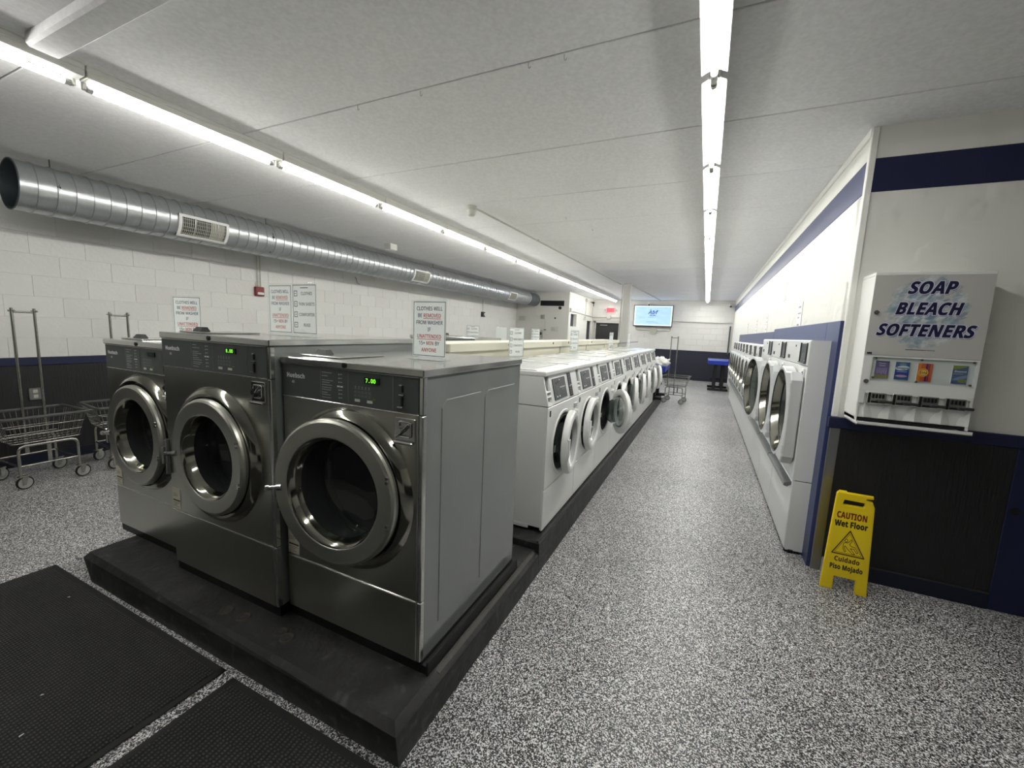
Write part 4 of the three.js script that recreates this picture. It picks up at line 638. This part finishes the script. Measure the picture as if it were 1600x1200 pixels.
{
  const t = thing('smoke_detector', 'round beige smoke detector on the ceiling above the washer rows', 'detector', [-2.378, CEIL, -3.936]);
  part('base_box', fin(new THREE.CylinderGeometry(0.055, 0.055, 0.045, 24).translate(0, -0.0225, 0)), M.beige, t);
  part('sensor', lathe([[0.001, -0.1], [0.03, -0.1], [0.042, -0.09], [0.05, -0.06], [0.052, -0.045]], 24), M.offWhite, t);
  const c = thing('ceiling_conduit', 'thin conduit running along the ceiling from the smoke detector to the column', 'conduit', [0, 0, 0]);
  part('conduit_tube', rod([-2.35, CEIL - 0.016, -3.99], [-2.1, CEIL - 0.016, -10.9], 0.011), M.beige, c);
  for (const [x, z] of [[-2.29, -5.6], [-2.23, -7.4], [-2.17, -9.2]]) part('clip', box(0.05, 0.012, 0.02, x, CEIL - 0.01, z), M.beige, c);
  const h = 'small hooks left in the ceiling'; let n = 0;
  for (const [x, z] of [[-2.0, -1.98], [-1.55, -1.99], [-0.9, -1.98], [-0.72, -1.985], [-1.55, -4.6], [-1.4, -5.2]]) single('ceiling_hook', pipe([[x, CEIL + 0.002, z], [x, CEIL - 0.018, z], [x + 0.006, CEIL - 0.026, z], [x + 0.012, CEIL - 0.018, z]], 0.0025, 5, 10), M.beige, n++ < 4 ? `small hook on the first ceiling joint, ${ORD[n - 1]} from the duct side` : `small hook in the ceiling beyond the smoke detector, ${n === 5 ? 'before' : 'behind'} the other`, 'hook', h);
  const j = thing('junction_box', 'white junction box on the ceiling beside the duct', 'box', [-4.72, CEIL, -5.35]);
  part('housing', cham(0.14, 0.09, 0.16, 0.006, 0, -0.045, 0), M.offWhite, j); part('cover', cham(0.12, 0.006, 0.14, 0.002, 0, -0.092, 0), M.whitePlastic, j);
}
// ================================================================== ON THE WALLS
{
  const a = thing('fire_alarm', 'small dark red fire alarm box on the block wall below the duct', 'alarm', [XL, 1.918, -3.96]);
  part('housing', cham(0.05, 0.13, 0.13, 0.008, 0.025, 0, 0), M.red, a); part('strobe', cham(0.02, 0.035, 0.09, 0.006, 0.058, -0.03, 0), M.whitePlastic, a, 'white strobe window');
  part('conduit', [rod([0.02, 0.06, 0.02], [0.02, 0.5, 0.02], 0.007), rod([0.02, 0.06, -0.025], [0.02, 0.5, -0.025], 0.007)], M.beige, a);
  const p = thing('pull_station', 'small black and white device with a conduit on the block wall', 'device', [XL, 1.93, -10.6]);
  part('housing', cham(0.06, 0.14, 0.16, 0.006, 0.03, 0, 0), M.darkGrey, p); part('lens', disc(0.04, 0.02, 14, 0, 0, 0).rotateY(Math.PI / 2).translate(0.065, 0.0, -0.03), M.whitePlastic, p); part('conduit', rod([0.02, 0.07, 0], [0.02, 0.45, 0], 0.008), M.beige, p);
  single('wall_hook', pipe([[XL, 2.36, -5.8], [XL + 0.03, 2.33, -5.8], [XL + 0.04, 2.26, -5.82], [XL + 0.06, 2.24, -5.86]], 0.01, 6, 14), M.beige, 'bent grey pipe stub on the block wall below the duct', 'pipe');
  const o = thing('power_outlet', 'metal power outlet on the black wainscot behind the cart', 'outlet', [XL + 0.01, 0.7, -1.655]);
  part('cover_plate', cham(0.012, 0.12, 0.085, 0.004, 0.006, 0, 0), M.aluminium, o); for (const y of [-0.025, 0.025]) part('socket_face', cham(0.01, 0.034, 0.034, 0.003, 0.012, y, 0), M.beige, o);
  const g = thing('corner_box', 'grey electrical box near the corner of the block wall and partition', 'box', [-5.72, 1.93, ZGREY]);
  part('housing', cham(0.22, 0.14, 0.08, 0.006, 0, 0, 0.04), M.beige, g);
  const v = thing('wall_vent', 'dark slotted vent grille high on the grey partition', 'vent', [-4.68, 2.44, ZGREY]);
  part('vent_back', span(-0.4, 0.4, -0.075, 0.075, 0, 0.01), M.gap, v); part('vent_frame', [chamSpan(-0.41, 0.41, 0.07, 0.085, 0, 0.02, 0.003), chamSpan(-0.41, 0.41, -0.085, -0.07, 0, 0.02, 0.003), chamSpan(-0.41, -0.395, -0.085, 0.085, 0, 0.02, 0.003), chamSpan(0.395, 0.41, -0.085, 0.085, 0, 0.02, 0.003)], M.darkGrey, v);
  for (let i = 0; i < 5; i++) part('slat', chamSpan(-0.39, 0.39, -0.052 + i * 0.026 - 0.004, -0.052 + i * 0.026 + 0.004, 0.008, 0.018, 0.002), M.darkGrey, v);
  const s = thing('call_box', 'grey call box with a round button on the partition', 'box', [-5.03, 1.44, ZGREY]);
  part('housing', cham(0.2, 0.24, 0.06, 0.006, 0, 0, 0.03), M.beige, s); part('button', disc(0.055, 0.03, 18, 0, 0.0, 0.07), M.plainBlack, s); part('lower_plate', cham(0.2, 0.1, 0.03, 0.004, 0, -0.19, 0.015), M.offWhite, s);
  const w = thing('switch_box', 'small grey switch box with a thin drop wire on the partition', 'box', [-4.99, 1.99, ZGREY]);
  part('housing', cham(0.12, 0.13, 0.05, 0.005, 0, 0, 0.025), M.aluminium, w); part('drop_wire', rod([0.1, -0.06, 0.01], [0.1, -0.42, 0.01], 0.006), M.beige, w); part('wire_clip', cham(0.08, 0.03, 0.02, 0.003, 0.1, -0.42, 0.01), M.darkGrey, w);
  single('wall_plate', printBox(0.26, 0.16, 0.01, -4.56, 1.6, ZGREY + 0.006), printMat(T_plate, M.beige, 0.6), 'faded notice plate on the grey partition', 'plate');
  single('blanking_plug', disc(0.05, 0.03, 16, -4.4, 2.29, ZGREY + 0.015), M.plainBlack, 'black round cap under the vent on the partition', 'cap'); single('blanking_plug', disc(0.025, 0.03, 12, -4.55, 1.96, ZGREY + 0.015), M.plainBlack, 'tiny black cap above the faded plate on the partition', 'cap');
  const c = thing('wall_conduit', 'conduit with small boxes running along the recess and far wall above the door', 'conduit', [0, 0, 0]);
  part('conduit_tube', [bent([[XRET + 0.02, 2.22, -13.1], [XRET + 0.02, 2.16, -15.4], [XRET + 0.05, 2.14, ZFAR + 0.05], [-2.75, 2.14, ZFAR + 0.04]], 0.013, 0.1), rod([XRET + 0.02, 2.2, -14.95], [XRET + 0.02, 2.75, -14.95], 0.01)], M.beige, c);
  for (const q of [[XRET + 0.03, 2.24, -13.12], [XRET + 0.03, 2.7, -14.95], [XRET + 0.03, 2.05, -14.85]]) part('conduit_box', cham(0.06, 0.12, 0.1, 0.006, ...q), M.beige, c); part('conduit_box', cham(0.14, 0.13, 0.06, 0.006, -3.45, 2.15, ZFAR + 0.05), M.offWhite, c);
  const e = thing('exit_sign', 'lit red exit sign above the dark door', 'sign', [-3.4, 2.42, ZFAR + 0.03]);
  part('housing', cham(0.34, 0.2, 0.05, 0.006), M.whitePlastic, e); part('lit_face', printBox(0.3, 0.17, 0.006, 0, 0, 0.028), printMat(T_exit, M.exitRed, 0.4, { emissive: 0xffffff, emissiveMap: T_exit, emissiveIntensity: 0.25 }), e, 'glowing red face'); for (const q of [-0.2, 0.2]) part('lamp_head', disc(0.035, 0.05, 12, q, 0, 0.02), M.beige, e);
  const el = new THREE.PointLight(0xff4048, 0.01); el.name = 'exit_light'; el.position.set(0, 0, 0.08); e.add(el);
  const cam = (x, y, z, label) => { const k = thing('security_camera', label, 'camera', [x, y, z]); part('mount', cham(0.07, 0.1, 0.05, 0.005, 0, 0.02, 0.025), M.whitePlastic, k); part('camera_body', rod([0, 0, 0.04], [0.02, -0.04, 0.18], 0.04, 14), M.whitePlastic, k); part('lens', rod([0.02, -0.04, 0.18], [0.021, -0.042, 0.186], 0.03, 14), M.plainBlack, k); return k; };
  cam(0.62, 2.64, ZFAR, 'white security camera high in the corner by the dryers wall'); cam(-2.02, 2.66, ZFAR, 'white security camera just above the TV');
  const dc = thing('drop_camera', 'dark camera on a bent arm in the corner above the exit sign', 'camera', [-3.98, 2.62, -15.6]); part('arm', pipe([[-0.1, 0.06, 0], [0, 0.04, 0], [0.04, -0.1, 0.1]], 0.014, 6, 12), M.darkGrey, dc); part('camera_body', cham(0.07, 0.07, 0.12, 0.01, 0, 0.04, 0), M.darkGrey, dc);
  const tv = thing('wall_tv', 'flat TV with a pale blue screen high on the far wall', 'TV', [-1.84, 2.235, ZFAR + 0.12], 0.02);
  part('bezel', [chamSpan(-0.68, 0.68, -0.385, 0.385, -0.06, 0.0, 0.008)], M.plainBlack, tv); part('screen', printBox(1.31, 0.715, 0.004, 0, 0.005, 0.004), printMat(T_tv, M.plainBlack, 0.25, { emissive: 0xffffff, emissiveMap: T_tv, emissiveIntensity: 0.17 }), tv, 'lit pale blue screen'); part('wall_bracket', span(-0.3, 0.3, -0.2, 0.2, -0.12, -0.06), M.darkGrey, tv);
  const tl = new THREE.RectAreaLight(0xb8d8ff, 0.5, 1.3, 0.7); tl.name = 'screen_light'; tl.position.set(0, 0, 0.02); tl.rotation.y = Math.PI; tv.add(tl);
  const tc = thing('tv_cable_box', 'grey round junction and looped conduit under the TV', 'box', [-1.8, 1.72, ZFAR]);
  part('housing', disc(0.13, 0.07, 14, 0, -0.02, 0.045), M.beige, tc); part('conduit', [bent([[-0.62, 0.14, 0.02], [-0.62, 0.0, 0.02], [0, -0.02, 0.02]], 0.012, 0.05), bent([[0, -0.02, 0.02], [0.6, 0.0, 0.02], [0.6, 0.14, 0.02]], 0.012, 0.05), rod([-0.62, 0.09, 0.02], [0.6, 0.08, 0.02], 0.012)], M.beige, tc);
  single('wall_pipe', bent([[-1.15, 2.07, ZFAR + 0.03], [0.55, 2.05, ZFAR + 0.03], [0.74, 2.08, ZFAR + 0.03]], 0.018, 0.06), M.offWhite, 'white pipe along the far wall beside the TV', 'pipe');
  single('corner_pipe', [rod([0.7, 1.0, ZFAR + 0.05], [0.7, 1.95, ZFAR + 0.05], 0.022)], M.galvDark, 'dark vertical pipe in the corner above the blue table', 'pipe');
  const nl = ['biggest paper notice above the big dryers', 'paper notice above the small dryers close to the big ones', 'second paper notice above the small dryers', 'last small paper notice above the small dryers'];
  [[-4.77, 0.2], [-7.15, 0.18], [-8.5, 0.18], [-10.3, 0.18]].forEach(([z, wz], i) => { const m = single('paper_notice', printBox(wz, 0.27, 0.003), printMat(T_note, M.paper, 0.6), nl[i], 'notice', 'paper notices above the dryers'); m.position.set(XR - 0.004, 1.76, z); m.rotation.y = -Math.PI / 2; });
  single('access_panel', [chamSpan(XR - 0.006, XR + 0.002, 1.99, 2.2, -5.72, -5.9, 0.002)], M.wall, 'painted-over plate on the white wall above the big dryers', 'plate');
}

// ================================================================== CARTS
function cart(label, group) {
  const t = thing('laundry_cart', label, 'cart', [0, 0, 0], 0, group), hx = 0.27, hz = 0.25, yr = 0.615, yb = 0.395;
  const rim = (a, b, y) => [[-a, y, -b], [a, y, -b], [a, y, b], [-a, y, b]];
  const loop = (a, b, y, r, n = 8) => bent([[0, y, -b], ...[[a, y, -b], [a, y, b], [-a, y, b], [-a, y, -b]], [0.001, y, -b]], r, 0.03, n);
  part('basket_rim', loop(hx, hz, yr, 0.013), M.vinylGrey, t, 'grey vinyl-coated rim');
  const lerp = (f, a, b) => a + (b - a) * f, wires = [];
  for (const f of [0.36, 0.68]) { const a = lerp(f, hx, hx - 0.055), b = lerp(f, hz, hz - 0.04); wires.push(loop(a, b, lerp(f, yr, yb), 0.0035, 5)); }
  wires.push(loop(hx - 0.055, hz - 0.04, yb, 0.005, 5));
  for (let i = 1; i < 14; i++) { const f = -1 + i / 7, x0 = f * (hx - 0.01), x1 = f * (hx - 0.065); for (const s of [-1, 1]) wires.push(rod([x0, yr, s * hz], [x1, yb, s * (hz - 0.04)], 0.0017, 4)); wires.push(rod([x1, yb, -hz + 0.04], [x1, yb, hz - 0.04], 0.0026, 4)); }
  for (let i = 1; i < 12; i++) { const f = -1 + i / 6, z0 = f * (hz - 0.01), z1 = f * (hz - 0.05); for (const s of [-1, 1]) wires.push(rod([s * hx, yr, z0], [s * (hx - 0.055), yb, z1], 0.0017, 4)); if (i % 3 === 0) wires.push(rod([-hx + 0.055, yb - 0.004, z1], [hx - 0.055, yb - 0.004, z1], 0.003, 4)); }
  const bk = part('basket_mesh', wires, M.wire, t, 'chrome wire basket');
  for (const s of [-1, 1]) {
    const zz = s * 0.215;
    part('leg_frame', [bent([[-0.185, 0.1, zz], [-0.185, 0.372, zz], [0.185, 0.372, zz], [0.185, 0.1, zz]], 0.0115, 0.05)], M.wire, t);
    part('cross_rail', [rod([-0.185, 0.2, zz], [0.185, 0.2, zz], 0.0085), chamSpan(-0.014, 0.014, 0.2, 0.39, zz - 0.004, zz + 0.004, 0.002)], M.wire, t);
  }
  for (const s of [-1, 1]) part('side_rail', rod([s * 0.185, 0.2, -0.215], [s * 0.185, 0.2, 0.215], 0.0075), M.wire, t);
  for (const [x, z, a] of [[-0.185, -0.215, 0.5], [0.185, -0.215, 0.25], [-0.185, 0.215, 0.15], [0.185, 0.215, 0.1]]) {
    const c = part('caster', [chamSpan(-0.02, 0.05, 0.108, 0.12, -0.018, 0.018, 0.003), hull([[0, 0.11, 0.018], [0.04, 0.11, 0.018], [0.0, 0.04, 0.018], [0.02, 0.04, 0.018], [0, 0.11, 0.015], [0.04, 0.11, 0.015], [0, 0.04, 0.015], [0.02, 0.04, 0.015]]), rod([0, 0.09, 0], [0, 0.14, 0], 0.009)], M.wire, t); c.position.set(x, 0, z); c.rotation.y = a;
    part('wheel', [latheZ([[0.001, -0.009], [0.045, -0.009], [0.047, -0.006], [0.047, 0.006], [0.045, 0.009], [0.001, 0.009]], 28, 0.02, 0.056, 0), latheZ([[0.001, -0.014], [0.012, -0.014], [0.012, 0.014], [0.001, 0.014]], 14, 0.02, 0.056, 0)], M.wheel, c); part('tyre', latheZ([[0.046, -0.009], [0.054, -0.009], [0.056, -0.004], [0.056, 0.004], [0.054, 0.009], [0.046, 0.009]], 28, 0.02, 0.056, 0), M.rubber, c);
  }
  const zp = -0.235, xp = 0.075;
  for (const s of [-1, 1]) part('rack_pole', [rod([xp + s * 0.07, 0.375, zp], [xp + s * 0.07, 1.53, zp], 0.0115), rod([xp + s * 0.07 - 0.012, 1.505, zp - 0.02], [xp + s * 0.07 + 0.012, 1.505, zp + 0.02], 0.009)], M.wire, t);
  part('hanger_bar', rod([xp - 0.07, 1.495, zp], [xp + 0.07, 1.495, zp], 0.0085), M.wire, t);
  return t;
}
{
  const g = 'wire laundry carts', a = cart('wire laundry cart with two poles against the black wainscot, under the outlet', g);
  a.position.set(-5.36, 0, -1.475); a.rotation.y = Math.PI / 2 + 0.04;
  copyOf(a, [-5.36, 0, -2.11], Math.PI / 2 + 0.1, 'wire laundry cart half hidden by the stainless washer with the dark display');
  copyOf(a, [-5.45, 0, -0.88], Math.PI / 2 - 0.05, 'wire laundry cart cut off at the side of the picture, beside the outlet cart');
  copyOf(a, [-0.54, 0, -10.25], 0.12, 'wire laundry cart standing alone at the end of the dryers aisle');
}

// ================================================================== BLUE TABLES AND BAG
function table(label, x0, x1, z0, z1, y = 0.9, th = 0.11) {
  const cx = (x0 + x1) / 2, cz = (z0 + z1) / 2, a = Math.abs(x1 - x0) / 2, b = Math.abs(z1 - z0) / 2, t = thing('folding_table', label, 'table', [cx, 0, cz], 0, 'blue laundry folding tables');
  part('tabletop', chamSpan(-a, a, y - 0.04, y, -b, b, 0.008), M.blueTop, t); part('apron', [chamSpan(-a + 0.02, a - 0.02, y - th, y - 0.04, b - 0.03, b - 0.005, 0.004), chamSpan(-a + 0.02, a - 0.02, y - th, y - 0.04, -b + 0.005, -b + 0.03, 0.004), chamSpan(-a + 0.005, -a + 0.03, y - th, y - 0.04, -b + 0.005, b - 0.005, 0.004), chamSpan(a - 0.03, a - 0.005, y - th, y - 0.04, -b + 0.005, b - 0.005, 0.004)], M.blueTop, t);
  for (const s of [-1, 1]) for (const q of [-0.32, 0.32]) part('leg', chamSpan(q * a - 0.04, q * a + 0.04, 0.06, y - 0.03, s * b * 0.55 - 0.04, s * b * 0.55 + 0.04, 0.006), M.plainBlack, t);
  for (const s of [-1, 1]) part('foot_bar', chamSpan(-a + 0.05, a - 0.05, 0, 0.06, s * b * 0.55 - 0.05, s * b * 0.55 + 0.05, 0.008), M.plainBlack, t); 
  part('stretcher', chamSpan(-a + 0.1, a - 0.1, 0.28, 0.33, -0.02, 0.02, 0.006), M.plainBlack, t);
  return t;
}
table('blue folding table with black legs at the end of the dryers', 0.1, 0.74, -14.6, -13.1, 0.89);
table('blue folding table holding a white bag at the end of the washer row', -1.3, -0.68, -9.95, -8.7, 0.71).position.y = 0.208;
{
  const P = []; const g = new THREE.SphereGeometry(0.13, 28, 20), p = g.attributes.position;
  for (let i = 0; i < p.count; i++) { const x = p.getX(i), y = p.getY(i), z = p.getZ(i), k = 1 + 0.14 * Math.sin(9 * x / 0.13 + 4 * z / 0.13) * Math.cos(7 * y / 0.13) + 0.08 * Math.sin(17 * z / 0.13 + 5 * y / 0.13); const top = Math.max(0, y / 0.13); p.setXYZ(i, x * 1.3 * k * (1 - 0.15 * top), Math.max(-0.07, y * 0.85 * k), z * 1.1 * k); }
  g.computeVertexNormals(); g.translate(0, 0.07, 0);
  const t = thing('plastic_bag', 'crumpled white plastic bag lying on the blue table at the washer row end', 'bag', [-0.8, 0.921, -8.86]);
  part('bag_body', fin(g), M.bag, t); part('bag_ear', hull([[0.08, 0.08, 0], [0.17, 0.12, 0.02], [0.18, 0.16, 0.0], [0.12, 0.14, -0.03], [0.09, 0.11, 0.04]]), M.bag, t);
}

renderer.render(scene, camera);
